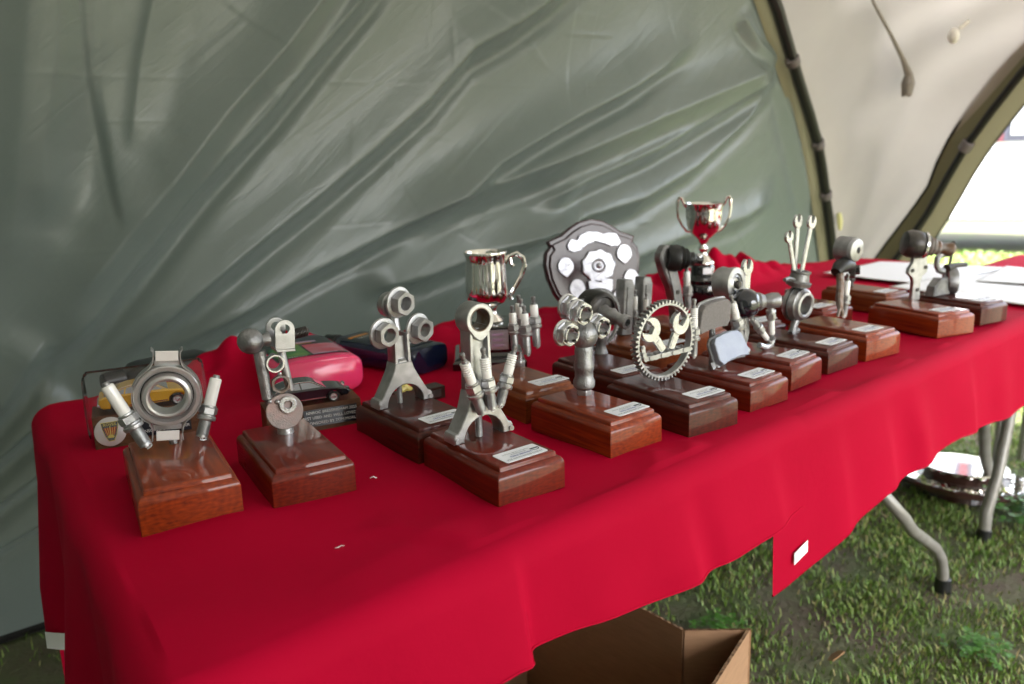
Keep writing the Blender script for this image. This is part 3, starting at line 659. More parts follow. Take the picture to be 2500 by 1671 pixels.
def trophy(x, y, deg, label, wd='wood_b', W=.098, L=.172, Hs=.0405, H=.050, sticker=None, lines=None):
    H = Hs + .0060
    t = thing('trophy', (x, y, TZ + .0042), math.radians(deg), label, 'trophy', GROUP)
    TROPHIES.append((t, H))
    bo = base_mesh(W, L, Hs, H).build('wooden_base', M[wd], t, 40)
    if sticker:
        sx, sy, sa = sticker; wS, hS = .060, .030
        pts = []
        for qx, qy, a0 in ((1, 1, 0), (-1, 1, 1), (-1, -1, 2), (1, -1, 3)):
            for q in range(4):
                a = (a0 + q / 3) * PI / 2; pts.append((qx * (wS / 2 - .003) + .003 * math.cos(a), qy * (hS / 2 - .003) + .003 * math.sin(a)))
        s_ = MB(); n = len(pts)
        s_.add([(p[0], p[1], 0) for p in pts] + [(p[0], p[1], .0005) for p in pts], [tuple(n + i for i in range(n))] + [(i, (i + 1) % n, n + (i + 1) % n, n + i) for i in range(n)],
               Matrix.Translation((sx, sy, H + .0001)) @ Matrix.Rotation(math.radians(sa), 4, 'Z'))
        so = s_.build('sticker', M['sticker'], t, 0)
        B = Matrix.Translation((sx, sy, H + .0009)) @ Matrix.Rotation(math.radians(sa) + PI, 4, 'Z')
        top, mid = lines or ('NNROC BRESSINGHAM 2025', 'WINNER P4/P6')
        text(top, .0040, M['ink'], so, B @ Matrix.Translation((.001, .0095, 0)))
        text(mid, .0048, M['inkblue' if 'P4' in mid else 'ink'], so, B @ Matrix.Translation((.001, .0030, 0)), bold=True)
        text('SPONSORED BY', .0032, M['ink'], so, B @ Matrix.Translation((.002, -.0022, 0)))
        text('NORFOLK ROVER OWNERS', .0030, M['ink'], so, B @ Matrix.Translation((.003, -.0062, 0)))
        e_ = MB(); T2 = B @ Matrix.Translation((-.0215, -.001, 0))
        e_.add([(.006 * math.cos(a), .0052 * math.sin(a), 0) for a in np.linspace(.2, PI - .2, 10)] + [(.0048 * math.cos(a), .0040 * math.sin(a), 0) for a in np.linspace(.2, PI - .2, 10)],
               [(i, i + 1, 11 + i, 10 + i) for i in range(9)], T2)
        e_.add([(-.0062, -.0022, 0), (.0062, -.0022, 0), (.0062, .0008, 0), (-.0062, .0008, 0)], [(0, 1, 2, 3)], T2)
        e_.build('club_logo', M['ink'], so, 0)
    return t

# ------------------------------------------------------------------ spark plug: steel body with ceramic, terminal, ground strap
def spark_plug(parent, p, q, ribs=True, rs=1.0, longthread=False, stub=False, steel='steel', texts=None, name='spark_plug'):
    p, q = Vector(p), Vector(q); ax = q - p; L = ax.length; k = L / .084 * rs
    h = lambda f: f * L
    t0, t1 = .045, (.40 if longthread else .31)
    b = MB(); pr = [(.0040 * k, h(t0))]
    n = 14
    r0 = .0062 * k
    pr += [(r0 * .93, h(t0)), (r0 * .93, h(t0 + .035))]
    if longthread: pr += [(r0, h(t0 + .04)), (r0 * 1.04, h(t1 - .02))]
    else:
        for i in range(n):
            z = t0 + .04 + (t1 - t0 - .045) * i / n; dz = (t1 - t0 - .045) / n
            pr += [(r0 * 1.02, h(z)), (r0 * 1.02, h(z + dz * .35)), (r0 * .90, h(z + dz * .65))]
    e = .03
    pr += [(r0 * .95, h(t1)), (.0093 * k, h(t1)), (.0098 * k, h(t1 + .012)), (.0098 * k, h(t1 + .05)), (.0083 * k, h(t1 + .065)), (.0083 * k, h(t1 + .085))]
    b.lathe(pr, p, ax, 20)
    hx0, hx1 = t1 + .085, t1 + .20
    b.lathe([(.0078 * k, h(hx0)), (.0096 * k, h(hx0 + .012)), (.0096 * k, h(hx1 - .012)), (.0078 * k, h(hx1))], p, ax, 6)
    b.lathe([(.0078 * k, h(hx1)), (.0078 * k, h(hx1 + .02)), (.0066 * k, h(hx1 + .028))], p, ax, 20)
    T = frame(p, ax); b.M = T
    b.tube([(.0045 * k, 0, h(t0)), (.0047 * k, 0, h(.012)), (.003 * k, 0, h(.001)), (-.001 * k, 0, h(.0))], .0010 * k, 6); b.M = Matrix.Identity(4)
    o = b.build(name, M[steel], parent)
    c0, c1 = hx1 + .026, (.955 if stub else .845)
    b = MB(); rc = .0063 * k if not stub else .0063 * k; pr = [(rc * .9, h(c0 - .02)), (rc, h(c0))]
    if ribs:
        m0 = c0 + (c1 - c0) * .42; pr += [(rc, h(m0))]
        nr = 5
        for i in range(nr):
            z0 = m0 + (c1 - m0) * i / nr; dz = (c1 - m0) / nr
            pr += [(rc * .84, h(z0 + .12 * dz)), (rc * .84, h(z0 + .3 * dz)), (rc * .99, h(z0 + .5 * dz)), (rc * .99, h(z0 + .85 * dz))]
    pr += [(rc * .98, h(c1 - .02)), (rc * .8, h(c1))]
    b.lathe(pr, p, ax, 20)
    io = b.build('insulator', M['ceramic'], o)
    b = MB(); b.lathe([(.0021 * k, h(.022)), (.0026 * k, h(t0 + .01))], p, ax, 10); b.build('electrode_nose', M['ceramic'], o)
    b = MB()
    if stub: b.lathe([(.0036 * k, h(c1)), (.0036 * k, h(.985)), (.0030 * k, L)], p, ax, 14)
    else: b.lathe([(.0036 * k, h(c1)), (.0036 * k, h(c1 + .035)), (.0026 * k, h(c1 + .045)), (.0026 * k, h(c1 + .08)), (.0034 * k, h(c1 + .095)), (.0036 * k, h(.98)), (.0024 * k, L)], p, ax, 14)
    b.build('terminal', M['cast'], o)
    return o
def hexnut(b, p, ax, R, r, th, flange=0, fl_t=.003, collar=0, x=None):
    """hex nut with open bore; optional washer flange behind and round collar in front (p = back face)"""
    n = 36; T = frame(p, ax, x); vs = []; fs = []
    lv = []
    if flange: lv += [('c', flange * .97, 0), ('c', flange, fl_t * .3), ('c', flange * .96, fl_t), ('c', R * 1.0, fl_t * 1.3)]
    z0 = fl_t * 1.3 if flange else 0
    lv += [('h', R * .97, z0), ('h', R, z0 + .001), ('h', R, z0 + th - .0012), ('m', R * .93, z0 + th)]
    if collar: lv += [('c', collar, z0 + th + .0002), ('c', collar, z0 + th + .003)]
    zt = lv[-1][2]; lv += [('c', r * 1.10, zt), ('c', r, zt - .001), ('c', r, .0)]
    for kd, rr, z in lv:
        for i in range(n):
            a = 2 * PI * i / n; q = rr if kd == 'c' else hexrad(a, rr) if kd == 'h' else min(hexrad(a, rr * 1.06), rr * .985)
            vs.append((q * math.cos(a), q * math.sin(a), z))
    K = len(lv)
    for l in range(K):
        l2 = (l + 1) % K
        for i in range(n):
            j = (i + 1) % n; fs.append((l * n + i, l * n + j, l2 * n + j, l2 * n + i))
    b.add(vs, fs, T); return b
def ringprof(r_in, r_out, h0, h1, c=.001):
    return [(r_in, h0 + c), (r_in + c, h0), (r_out - c, h0), (r_out, h0 + c), (r_out, h1 - c), (r_out - c, h1), (r_in + c, h1), (r_in, h1 - c)]

Z5 = .05
# ---- A: clutch release bearing between two spark plugs
t = trophy(.0876, .3275, -9.4, 'large bearing ring held upright between two white spark plugs, nearest base on the left', 'wood_a', .104, .188, .0440, .052)
R5 = Matrix.Translation((.003, .049, .113)) @ Matrix.Rotation(math.radians(6), 4, 'Y') @ Matrix.Rotation(math.radians(-6), 4, 'Z') @ Matrix.Rotation(math.radians(3), 4, 'X')
b = MB(); b.M = R5
F = (0, -1, 0)
b.lathe(ringprof(.0310, .0372, -.008, .0100, .0012), (0, 0, 0), F, 48, closed=True)
b.lathe([(.0296, .006), (.0312, .0072), (.0312, -.004), (.0296, -.004)], (0, 0, 0), F, 48, closed=True)
b.build('outer_race', M['race'], t)
b = MB(); b.M = R5
b.lathe([(.0195, -.009), (.0195, .0115), (.0208, .0142), (.0232, .0148), (.0262, .0132), (.0282, .0090), (.0284, .0060), (.0284, -.009)], (0, 0, 0), F, 48, closed=True)
b.build('inner_race', M['race'], t)
b = MB(); b.M = R5; b.lathe([(.0280, .0035), (.0300, .0035), (.0300, -.006), (.0280, -.006)], (0, 0, 0), F, 40, closed=True); b.build('seal', M['rubber'], t)
b = MB(); b.M = R5        # pressed carrier: sheet ring with flared ears above and below
def sheet(pts, th, y0, y1):
    o = []; i_ = []
    n_ = len(pts)
    for i in range(n_):
        a_ = Vector(pts[max(i - 1, 0)]); c_ = Vector(pts[min(i + 1, n_ - 1)]); d = (c_ - a_).normalized(); nn = Vector((-d.y, d.x)) * th
        o.append((pts[i][0] + nn.x, pts[i][1] + nn.y)); i_.append(pts[i])
    vs = [(p[0], y0, p[1]) for p in i_] + [(p[0], y0, p[1]) for p in o] + [(p[0], y1, p[1]) for p in i_] + [(p[0], y1, p[1]) for p in o]
    fs = []
    for i in range(n_ - 1):
        fs += [(i, i + 1, n_ + i + 1, n_ + i), (2 * n_ + i, 3 * n_ + i, 3 * n_ + i + 1, 2 * n_ + i + 1), (i, 2 * n_ + i, 2 * n_ + i + 1, i + 1), (n_ + i, n_ + i + 1, 3 * n_ + i + 1, 3 * n_ + i)]
    fs += [(0, n_, 3 * n_, 2 * n_), (n_ - 1, 3 * n_ - 1, 4 * n_ - 1, 2 * n_ - 1)]
    b.add(vs, fs)
rr = .0378
for sx in (1, -1):
    arc = [(sx * rr * math.cos(a), rr * math.sin(a)) for a in np.linspace(-1.02, .98, 22)]
    up = [(sx * .0178, .0350), (sx * .0150, .0400), (sx * .0138, .0460), (sx * .0142, .0540), (sx * .0165, .0570)]
    dn_ = [(sx * .0165, -.0565), (sx * .0158, -.0480), (sx * .0166, -.0400)]
    pts = dn_ + arc + up
    sheet(pts if sx < 0 else pts[::-1], .0013, -.0085, .0085)
b.plate([(-.0138, .0365), (.0138, .0365), (.0138, .0430), (-.0138, .0430)], -.0040, -.0020); b.plate([(-.0158, -.0430), (.0158, -.0430), (.0158, -.0370), (-.0158, -.0370)], -.0040, -.0020)
b.build('carrier', M['steel'], t)
for zz_, hw, nm in ((.0490, .0125, 0), (-.0500, .0128, 1)):
    b = MB(); b.M = R5; b.plate([(-hw, zz_ - .0060), (hw, zz_ - .0060), (hw, zz_ + .0060), (-hw, zz_ + .0060)], -.0075, -.0050, .0006); b.build('worn_pad', M['whitepaint'], t)
b = MB(); b.cyl((.003, .049, .051), (.002, .049, .063), .0048, n=8); b.sphere((.002, .049, .060), .0055, 10); b.build('bolt', M['cast'], t)
spark_plug(t, (-.0265, .040, .0535), (-.061, .052, .1375), ribs=False, stub=True, rs=1.10)
spark_plug(t, (.033, .040, .0520), (.0615, .050, .1270), ribs=False, stub=True, rs=1.20)

# ---- B: ball, bracket, nuts and washers
t = trophy(.2128, .2934, -8.3, 'ball joint, fork bracket, nuts and round washer in a crooked stack', 'wood_b', .097, .176, .0395, .049)
y0 = .025
b = MB(); b.sphere((-.031, y0, .1735), .0158, 28); b.lathe([(.0075, 0), (.0085, .006), (.0085, .010)], (-.018, y0, .1725), (1, 0, .1), 18); b.build('ball', M['cast'], t)
U_ = lambda w_, h_, z0: [(-w_, z0), (w_, z0)] + [(w_ * math.cos(a), z0 + h_ + w_ * math.sin(a)) for a in np.linspace(0, PI, 16)]
T_ = Matrix.Translation((.0065, y0, .161)) @ Matrix.Rotation(math.radians(4), 4, 'Y')
b = MB(); b.M = T_
o_ = U_(.0118, .024, 0); n_ = len(o_); hl = [(.0062 * math.cos(a), .0245 + .0062 * math.sin(a)) for a in [math.atan2(p[1] - .0245, p[0]) for p in o_]]
b.plate(o_, -.014, -.0105, hole=hl); b.M = T_ @ Matrix.Translation((-.005, 0, 0)); b.plate(o_, .0085, .012, hole=hl); b.M = T_
b.plate([(-.0118, 0), (.0118, 0), (.0135, -.004), (-.010, -.004)], -.014, .012, .001); b.build('fork_bracket', M['steel'], t)
b = MB(); pr = [(.0045, 0)]
for i in range(12): pr += [(.0066, .0008 + i * .0019), (.0066, .0016 + i * .0019), (.0056, .0021 + i * .0019)]
b.lathe(pr + [(.004, .0250)], (.016, y0 + .001, .174), (1, 0, .12), 18); b.build('threaded_stud', M['dark'], t)
b = MB(); b.cyl((-.0210, y0 + .004, .160), (-.0175, y0 + .002, .097), .0078, .0066, 16, c=.001); b.build('tube', M['cast'], t)
b = MB(); b.cyl((.0050, y0 + .006, .162), (.0125, y0 + .006, .102), .0056, .0052, 14, c=.001); b.build('tube', M['steel'], t)
b = MB(); hexnut(b, (-.0050, y0 + .008, .1420), F, .0122, .0086, .010, collar=.0112); b.build('nut', M['pale'], t)
b = MB(); hexnut(b, (.0005, y0 + .004, .1140), (-.15, -1, .1), .0125, .0078, .010); b.build('nut', M['rust'], t)
b = MB(); b.lathe(ringprof(.0050, .0108, -.002, .0020, .0006), (.0040, y0 - .010, .0890), (-.1, -1, .1), 30, closed=True); b.build('washer', M['pale'], t)
b = MB(); b.lathe([(.0215, -.002), (.0228, -.001), (.0228, .0015), (.0220, .0022)], (.0000, y0 - .006, .0800), (-.1, -1, .1), 40); b.build('disc', M['pink_paint'], t)
b = MB(); b.lathe([(.0105, 0), (.0100, .004), (.0092, .012)], (.0005, y0, .0490), (0, 0, 1), 20); b.build('stub', M['steel'], t)
b = MB(); b.sphere((-.001, y0 - .004, .128), .0028, 8); b.sphere((-.0165, y0 - .004, .095), .0028, 8); b.sphere((-.008, y0 - .008, .094), .0030, 8); b.build('weld_beads', M['steel'], t)

# ---- connecting rod (big end half open, standing on its cap faces)
def conrod(parent, x, y, z, hs, small=True, mt='steel', eye_r=.0180, bore=.0125, w0=.0125, w1=.0105):
    """height hs to the eye centre; half bore below"""
    rb, ro = .0285, .0360; th = .0125
    b = MB(); b.M = Matrix.Translation((x, y, z))
    inner = [(rb * math.cos(a), rb * math.sin(a)) for a in np.linspace(0, PI, 26)]
    zs = .052
    right = [(.0430, .0), (.0430, .0085), (.0410, .0120), (.0370, .0130), (.0335, .0190), (.0285, .0275), (.0225, .0380), (w0 + .0040, .0500), (w0 + .0012, .0600)]
    out = right + [(-p[0], p[1]) for p in right[::-1]]
    poly = inner[::-1] + []      # outline: from left foot, over the bore, to the right foot, then round the outside
    ol = [(-rb, 0)] + inner[::-1][1:-1] + [(rb, 0)] + right + [(-p[0], p[1]) for p in right[::-1]]
    b.plate(ol, -th, th, .0012)
    # I-beam shank: web and two flanges
    b.plate([(-w0, .058), (w0, .058), (w1, hs - .012), (-w1, hs - .012)], -.0030, .0030)
    for sx in (1, -1):
        q = [(sx * (w0 - .0040), .050), (sx * (w0 + .0010), .058), (sx * w1, hs - .008), (sx * (w1 - .0042), hs - .008)]
        b.plate(q, -.0110, .0110, .001)
    b.plate([(-w0 + .001, .056), (w0 - .001, .056), (w0 - .0055, .0645), (-w0 + .0055, .0645)], -.0100, .0100, .003)
    for sx in (1, -1): b.cyl((sx * .0395, -.0126, .0042), (sx * .0395, -.0150, .0042), .0033, n=10)
    if small:
        o1 = [(eye_r * math.cos(a), hs + eye_r * math.sin(a)) for a in np.linspace(-.62, PI + .62, 40)]
        o1 += [(-.0095, hs - eye_r * 1.02), (-.0020, hs - eye_r * 1.32), (.0020, hs - eye_r * 1.32), (.0095, hs - eye_r * 1.02)]
        hl = [(bore * math.cos(a), hs + bore * math.sin(a)) for a in [math.atan2(p[1] - hs, p[0]) for p in o1]]
        b.plate(o1, -th - .001, th + .001, .001, hole=hl)
    o = b.build('connecting_rod', M[mt], parent, 38)
    if small:
        b = MB(); b.M = Matrix.Translation((x, y, z)); b.lathe(ringprof(bore - .0012, bore + .0002, -th - .0014, th + .0014, .0003), (0, 0, hs), (0, 1, 0), 36, closed=True); b.build('bush', M['rust' if mt == 'steel' else mt], o)
    return o
def stud(parent, x, y, z0, z1, r=.0042, mt='steel'):
    b = MB(); pr = []
    n = max(4, int((z1 - z0) / .0016))
    for i in range(n): pr += [(r, i * .0016), (r * .86, i * .0016 + .0008)]
    b.lathe(pr, (x, y, z0), (0, 0, 1), 12); return b.build('stud', M[mt], parent)
# ---- C: conrod with three flanged wheel nuts
t = trophy(.3974, .2999, -1.6, 'grey connecting rod topped by three flanged hexagon nuts in a clover shape', 'wood_c', .100, .171, .0400, .050, (.006, -.058, 1))
conrod(t, -.008, .024, Z5, .108, False, w0=.0120, w1=.0115)
stud(t, -.011, .024, .050, .082, .0040)
for (nx_, nz_, tilt) in ((-.004, .1925, .08), (-.031, .1530, -.05), (.024, .1515, .12)):
    b = MB(); hexnut(b, (nx_, .026, nz_), (.16 + tilt * .5, -1, -.05), .0172, .0092, .0135, flange=.0222, fl_t=.0035); b.build('wheel_nut', M['steel'], t, 30)
b = MB(); b.cyl((-.008, .030, .188), (-.008, .048, .188), .018, .0175, 24, c=.002); b.cyl((-.008, .028, .152), (-.008, .034, .172), .007, n=10); b.build('weld_boss', M['steel'], t)

# ---- D: conrod with three spark plugs
t = trophy(.3908, .1240, -3.4, 'upright connecting rod with round eye and three ribbed white spark plugs', 'wood_b', .0947, .165, .0395, .050, (.003, -.056, 2))
conrod(t, -.006, .016, Z5, .147, True, eye_r=.0195, bore=.0142, w0=.0150, w1=.0140)
stud(t, -.007, .014, .050, .080, .0046)
spark_plug(t, (-.0125, -.004, .082), (-.0400, -.006, .1640), rs=1.0)
spark_plug(t, (.0005, -.006, .0850), (-.0075, -.002, .1640), rs=1.04)
spark_plug(t, (.0130, -.002, .086), (.0385, -.004, .1610), rs=1.06)
b = MB(); b.sphere((-.010, -.004, .113), .0035, 8); b.sphere((.010, -.004, .112), .0035, 8); b.build('weld_beads', M['cast'], t)

# ---- E: five spark plugs on a bolt
t = trophy(.6000, .325, -3, 'cluster of five long spark plugs on a bolt, light brown base behind the nut flower', 'wood_d', .100, .172, .0410, .050, (.018, -.055, 1))
b = MB(); hexnut(b, (.029, .031, .050), (0, 0, 1), .0088, .003, .010); b.cyl((.029, .031, .052), (.029, .031, .076), .0050, n=14); b.build('bolt', M['pale'], t)
for (xb, xt, dy, zb, zt) in ((.0130, .0105, .022, .078, .1545), (.0300, .026, .012, .071, .1535), (.0430, .038, .036, .075, .160), (.052, .047, .054, .076, .163), (.067, .062, .034, .074, .161)):
    spark_plug(t, (xb, dy, zb), (xt, dy + .001, zt), ribs=False, longthread=True, rs=1.05)

# ---- F: ball stem with wheel nuts like a flower
t = trophy(.5819, .1391, -1.7, 'ball joint stem with four shiny slotted wheel nuts round its ball like a flower', 'wood_a', .0954, .160, .0421, .051, (.012, -.050, 2))
b = MB(); b.lathe([(.0105, 0), (.0150, .004), (.0155, .012), (.0130, .018), (.0128, .026), (.0140, .030), (.0145, .036), (.0120, .044), (.0132, .056), (.0120, .062), (.0105, .068)], (.012, .033, .058), (0, 0, 1), 24)
b.sphere((.012, .033, .137), .0205, 28); b.build('ball_stem', M['cast'], t)
b = MB(); hexnut(b, (.012, .033, .0495), (0, 0, 1), .0105, .004, .009); b.build('nut', M['steel'], t)
for (nx_, nz_, dy_) in ((.000, .1720, .012), (-.0300, .1490, .006), (.0400, .1460, .018), (.0160, .173, .050)):
    p_ = (nx_ - .006, dy_ + .016, nz_); av = (.06, -1, -.06)
    b = MB(); hexnut(b, p_, av, .0168, .0098, .0120, flange=.0186, fl_t=.003, collar=.0128); o = b.build('wheel_nut', M['pale'], t, 25)
    T = frame(p_, av)
    for k in range(4):
        b = MB(); b.M = T @ Matrix.Rotation(k * PI / 2 + .5, 4, 'Z'); b.box((.0092, -.0020, .0145), (.0134, .0020, .0192)); b.build('slot', M['dark'], o)

# ---- toothed ring
def toothed_ring(parent, c, ax, R, nt, th=.009, rin=None, mt='steel', tm=None, tooth=.0032):
    rin = rin or R - .0035; b = MB(); b.lathe(ringprof(rin, R, -th / 2, th / 2, .0005), c, ax, 72, closed=True)
    T = frame(c, ax)
    for i in range(nt):
        b.M = T @ Matrix.Rotation(2 * PI * i / nt, 4, 'Z'); w_ = R * PI / nt * .55
        b.add([(R - .0005, -w_, -th / 2), (R - .0005, w_, -th / 2), (R - .0005, w_, th / 2), (R - .0005, -w_, th / 2), (R + tooth, -w_ * .7, -th / 2), (R + tooth, w_ * .7, -th / 2), (R + tooth, w_ * .7, th / 2), (R + tooth, -w_ * .7, th / 2)],
              [(0, 1, 5, 4), (1, 2, 6, 5), (2, 3, 7, 6), (3, 0, 4, 7), (4, 5, 6, 7)])
    return b.build('toothed_ring', M[mt], parent)
# ---- G: drive joint in a sensor ring
t = trophy(.755, .280, -4, 'black drive shaft joint inside a thin toothed ring on a grey stem', 'wood_c', .098, .172, .0405, .050, (.000, -.052, 1))
b = MB(); b.lathe([(.012, 0), (.010, .006), (.0085, .012), (.0105, .020), (.0095, .040), (.012, .048)], (.027, .047, .050), (0, 0, 1), 18); b.build('stem', M['cast'], t)
ax_ = Vector((.04, -1, -.17))
b = MB(); b.lathe([(.020, -.030), (.030, -.026), (.033, -.014), (.033, .002), (.0335, .004), (.0335, .009), (.031, .012), (.027, .013), (.0245, .010), (.016, .014)], (.020, .047, .126), ax_, 32); b.build('joint_housing', M['dark'], t)
b = MB(); b.lathe([(.017, .010), (.0125, .016), (.0120, .032), (.0138, .034), (.0105, .040), (.0085, .058), (.0115, .059), (.0120, .069), (.0108, .071), (.0060, .071), (.0056, .062)], (.020, .047, .126), ax_, 24); b.build('stub_shaft', M['cast'], t)
toothed_ring(t, (.028, .056, .108), (.05, -1, 0), .0510, 60, .006, mt='cast', tooth=.0022)
# ---- spanner outline
def spanner_head(cx, cz, ang, R, gap, depth, n=22):
    """open-jaw head pointing along ang; returns the outline"""
    d = Vector((math.cos(ang), math.sin(ang))); s_ = Vector((-d.y, d.x)); o = []
    a0 = math.asin(gap / R)
    for a in np.linspace(a0, 2 * PI - a0, n):
        rr_ = R * (1 - .06 * math.cos(a)); o.append((cx + d.x * rr_ * math.cos(a) + s_.x * rr_ * math.sin(a), cz + d.y * rr_ * math.cos(a) + s_.y * rr_ * math.sin(a)))
    for dd, ss in ((R - depth * .45, -gap), (R - depth, -gap * .55), (R - depth, gap * .55), (R - depth * .45, gap)):
        o.append((cx + d.x * dd + s_.x * ss, cz + d.y * dd + s_.y * ss))
    return o
def spanner(parent, y, head, ang, R, tail, w0, w1, th=.0042, gap=.45, depth=1.15, mt='pale', name='spanner'):
    b = MB(); b.plate(spanner_head(head[0], head[1], ang, R, R * gap, R * depth), y - th, y + th, .0008)
    h, q = Vector(head), Vector(tail); d = (q - h).normalized(); s_ = Vector((-d.y, d.x)); h = h + d * R * .80
    b.plate([tuple(h + s_ * w0), tuple(q + s_ * w1), tuple(q - s_ * w1), tuple(h - s_ * w0)], y - th * .62, y + th * .62, .0008)
    h2, q2 = h + d * R * .55, q - d * .002
    b.plate([tuple(h2 + s_ * w0 * .55), tuple(q2 + s_ * w1 * .55), tuple(q2 - s_ * w1 * .55), tuple(h2 - s_ * w0 * .55)], y - th * .8, y - th * .6)
    return b.build(name, M[mt], parent)
# ---- H: ring gear framing two spanners and a chain
t = trophy(.7197, .1215, -5.3, 'toothed ring framing two open spanners above a length of chain', 'wood_c', .098, .170, .0405, .050, (.014, -.052, 2))
yh = .021
toothed_ring(t, (.0060, yh, .1115), (0, 1, 0), .0560, 52, .012, rin=.0525, mt='steel', tooth=.0042)
spanner(t, yh - .002, (-.0245, .1325), math.radians(152), .0185, (.0035, .0965), .0068, .0062, gap=.50, depth=1.25)
spanner(t, yh - .002, (.0370, .1345), math.radians(68), .0175, (.0185, .0965), .0066, .0060, gap=.46, depth=1.2)
ch = [(-.0410, .1100), (-.0395, .0985), (-.0370, .0905), (-.0260, .0905), (-.0145, .0905), (-.003, .0910), (.0085, .0910), (.0200, .0915), (.0315, .0915), (.0430, .0920), (.0540, .0925)]
ch = [(a, .0925 + (c - .0925) * .9) for a, c in ch]
for i in range(len(ch) - 1):
    a, c = Vector(ch[i]), Vector(ch[i + 1]); d = (c - a); L_ = d.length; d.normalize(); s_ = Vector((-d.y, d.x)); wv = .0046; pts = []
    for k in range(20):
        f = k / 20 * 2 * PI; u_ = math.cos(f); v_ = math.sin(f); mid = (a + c) / 2
        pts.append(tuple(mid + d * (u_ * (L_ / 2 + .0040)) + s_ * (v_ * wv * (1 - .28 * math.exp(-(u_ / .35) ** 2)))))
    b = MB(); off = .0014 if i % 2 else 0
    b.plate(pts, yh - .0080 - off, yh - .0066 - off, .0003); b.plate(pts, yh + .0066 + off, yh + .0080 + off, .0003)
    b.cyl((a.x, yh - .0095, a.y), (a.x, yh + .0095, a.y), .0024, n=10); b.build('chain_link', M['steel'], t)
b = MB(); b.sphere((.008, yh, .0525), .0055, 10); b.sphere((.012, yh, .0520), .0045, 8); b.build('weld_beads', M['steel'], t)

# ---- I: two grey plates with plugs between
t = trophy(.900, .370, -3, 'pair of upright grey steel blocks with spark plugs between, behind the spanner ring', 'wood_d', .098, .172, .0405, .050, (.044, -.066, 1))
for (xa, xb, tl) in ((.004, .031, .155), (.053, .079, .153)):
    b = MB(); w_ = xb - xa; T_ = Matrix.Translation((xa + w_ / 2, .030, .050)) @ Matrix.Rotation(math.radians(4), 4, 'Y'); b.M = T_
    b.plate([(-w_ / 2, 0), (w_ / 2, 0), (w_ / 2, .092), (w_ / 2 - .006, .104), (-w_ / 2 + .002, .104), (-w_ / 2, .100)], -.012, .012, .0015); b.plate([(-w_ / 4, .01), (w_ / 4, .01), (w_ / 4, .09), (-w_ / 4, .09)], -.0135, -.0115, .001)
    b.build('steel_block', M['cast'], t)
spark_plug(t, (.045, .026, .052), (.046, .026, .132), ribs=False, rs=.9)
spark_plug(t, (.058, .010, .052), (.059, .010, .126), ribs=True, rs=.9)

# ---- J: brake pads
t = trophy(.8627, .1331, -.5, 'two brake pads, one leaning below the other, flanked by two spark plugs', 'wood_b', .098, .172, .0385, .050, (.010, -.054, 2))
def pad(parent, cx, cz, y, w_, h_, tilt, ang, mt1, mt2):
    o = [(-w_ * .42, -h_ * .5), (-w_ * .18, -h_ * .44), (w_ * .18, -h_ * .44), (w_ * .42, -h_ * .5), (w_ * .5, -h_ * .30), (w_ * .46, h_ * .30), (w_ * .36, h_ * .46), (w_ * .12, h_ * .50), (-w_ * .12, h_ * .50), (-w_ * .36, h_ * .46), (-w_ * .46, h_ * .30), (-w_ * .5, -h_ * .30)]
    T_ = Matrix.Translation((cx, y, cz)) @ Matrix.Rotation(math.radians(ang), 4, 'Y') @ Matrix.Rotation(math.radians(tilt), 4, 'X')
    b = MB(); b.M = T_; b.plate([(p[0] * 1.06, p[1] * 1.04) for p in o], .0, .005, .0008)
    for sx in (1, -1): b.plate([(sx * w_ * .50, -h_ * .46), (sx * w_ * .60, -h_ * .50), (sx * w_ * .61, -h_ * .30), (sx * w_ * .50, -h_ * .24)], .0005, .0045)
    q = b.build('backing_plate', M[mt2], parent)
    b = MB(); b.M = T_; b.plate([(p[0] * .97, p[1] * .95) for p in o], -.010, -.0002, .0012); b.build('friction_pad', M[mt1], q)
pad(t, -.018, .1330, .012, .080, .050, 8, -3, 'pad', 'steel')
pad(t, .000, .0790, -.006, .078, .048, -24, -5, 'padplate', 'cast')
b = MB(); b.cyl((-.010, .014, .050), (-.012, .014, .110), .005, n=10); b.build('stem', M['cast'], t)
spark_plug(t, (-.073, .002, .073), (-.0715, .004, .166), ribs=True, rs=.9)
spark_plug(t, (.052, .002, .074), (.022, .006, .160), ribs=True, rs=1.0)

# ---- K: dark suspension arm with rubber boot and plug
t = trophy(1.080, .400, -3, 'curved grey suspension arm with black rubber boot, just before the silver cup', 'wood_d', .098, .172, .0405, .050)
arm = [(.010, .0), (.004, .05), (-.010, .06), (-.036, .068), (-.030, .10)]
b = MB()
ctr_ = [(.012, .000), (.006, .035), (-.006, .070), (-.024, .100), (-.036, .130), (-.034, .142)]
left_ = [(p[0] - .014, p[1]) for p in ctr_]; right_ = [(p[0] + .014, p[1]) for p in ctr_]
ol = right_ + [(-.030 + .013 * math.cos(a), .146 + .010 * math.sin(a)) for a in np.linspace(0, PI, 8)] + left_[::-1]
b.M = Matrix.Translation((0, .010, .050)); b.plate(ol, -.010, .012, .003); b.plate([(p[0] * .6 + .002, p[1]) for p in right_[1:5]] + [(p[0] * .6 - .006, p[1]) for p in left_[1:5]][::-1], -.0125, -.0095, .001)
o = b.build('arm', M['cast'], t)
b = MB(); b.cyl((-.004, -.004, .110), (-.004, .002, .110), .0045, n=12); b.build('bolt_hole', M['dark'], o)
b = MB(); b.lathe([(.020, -.012), (.026, -.004), (.027, .010), (.022, .014), (.025, .019), (.018, .024), (.021, .030), (.0135, .036), (.015, .044), (.0085, .052), (.0095, .064), (.007, .066)], (-.020, .0, .1800), (.95, -.4, -.12), 26); b.build('rubber_boot', M['rubber'], t)
b = MB(); b.sphere((.034, -.022, .178), .0085, 12); b.build('ball', M['pale'], t)
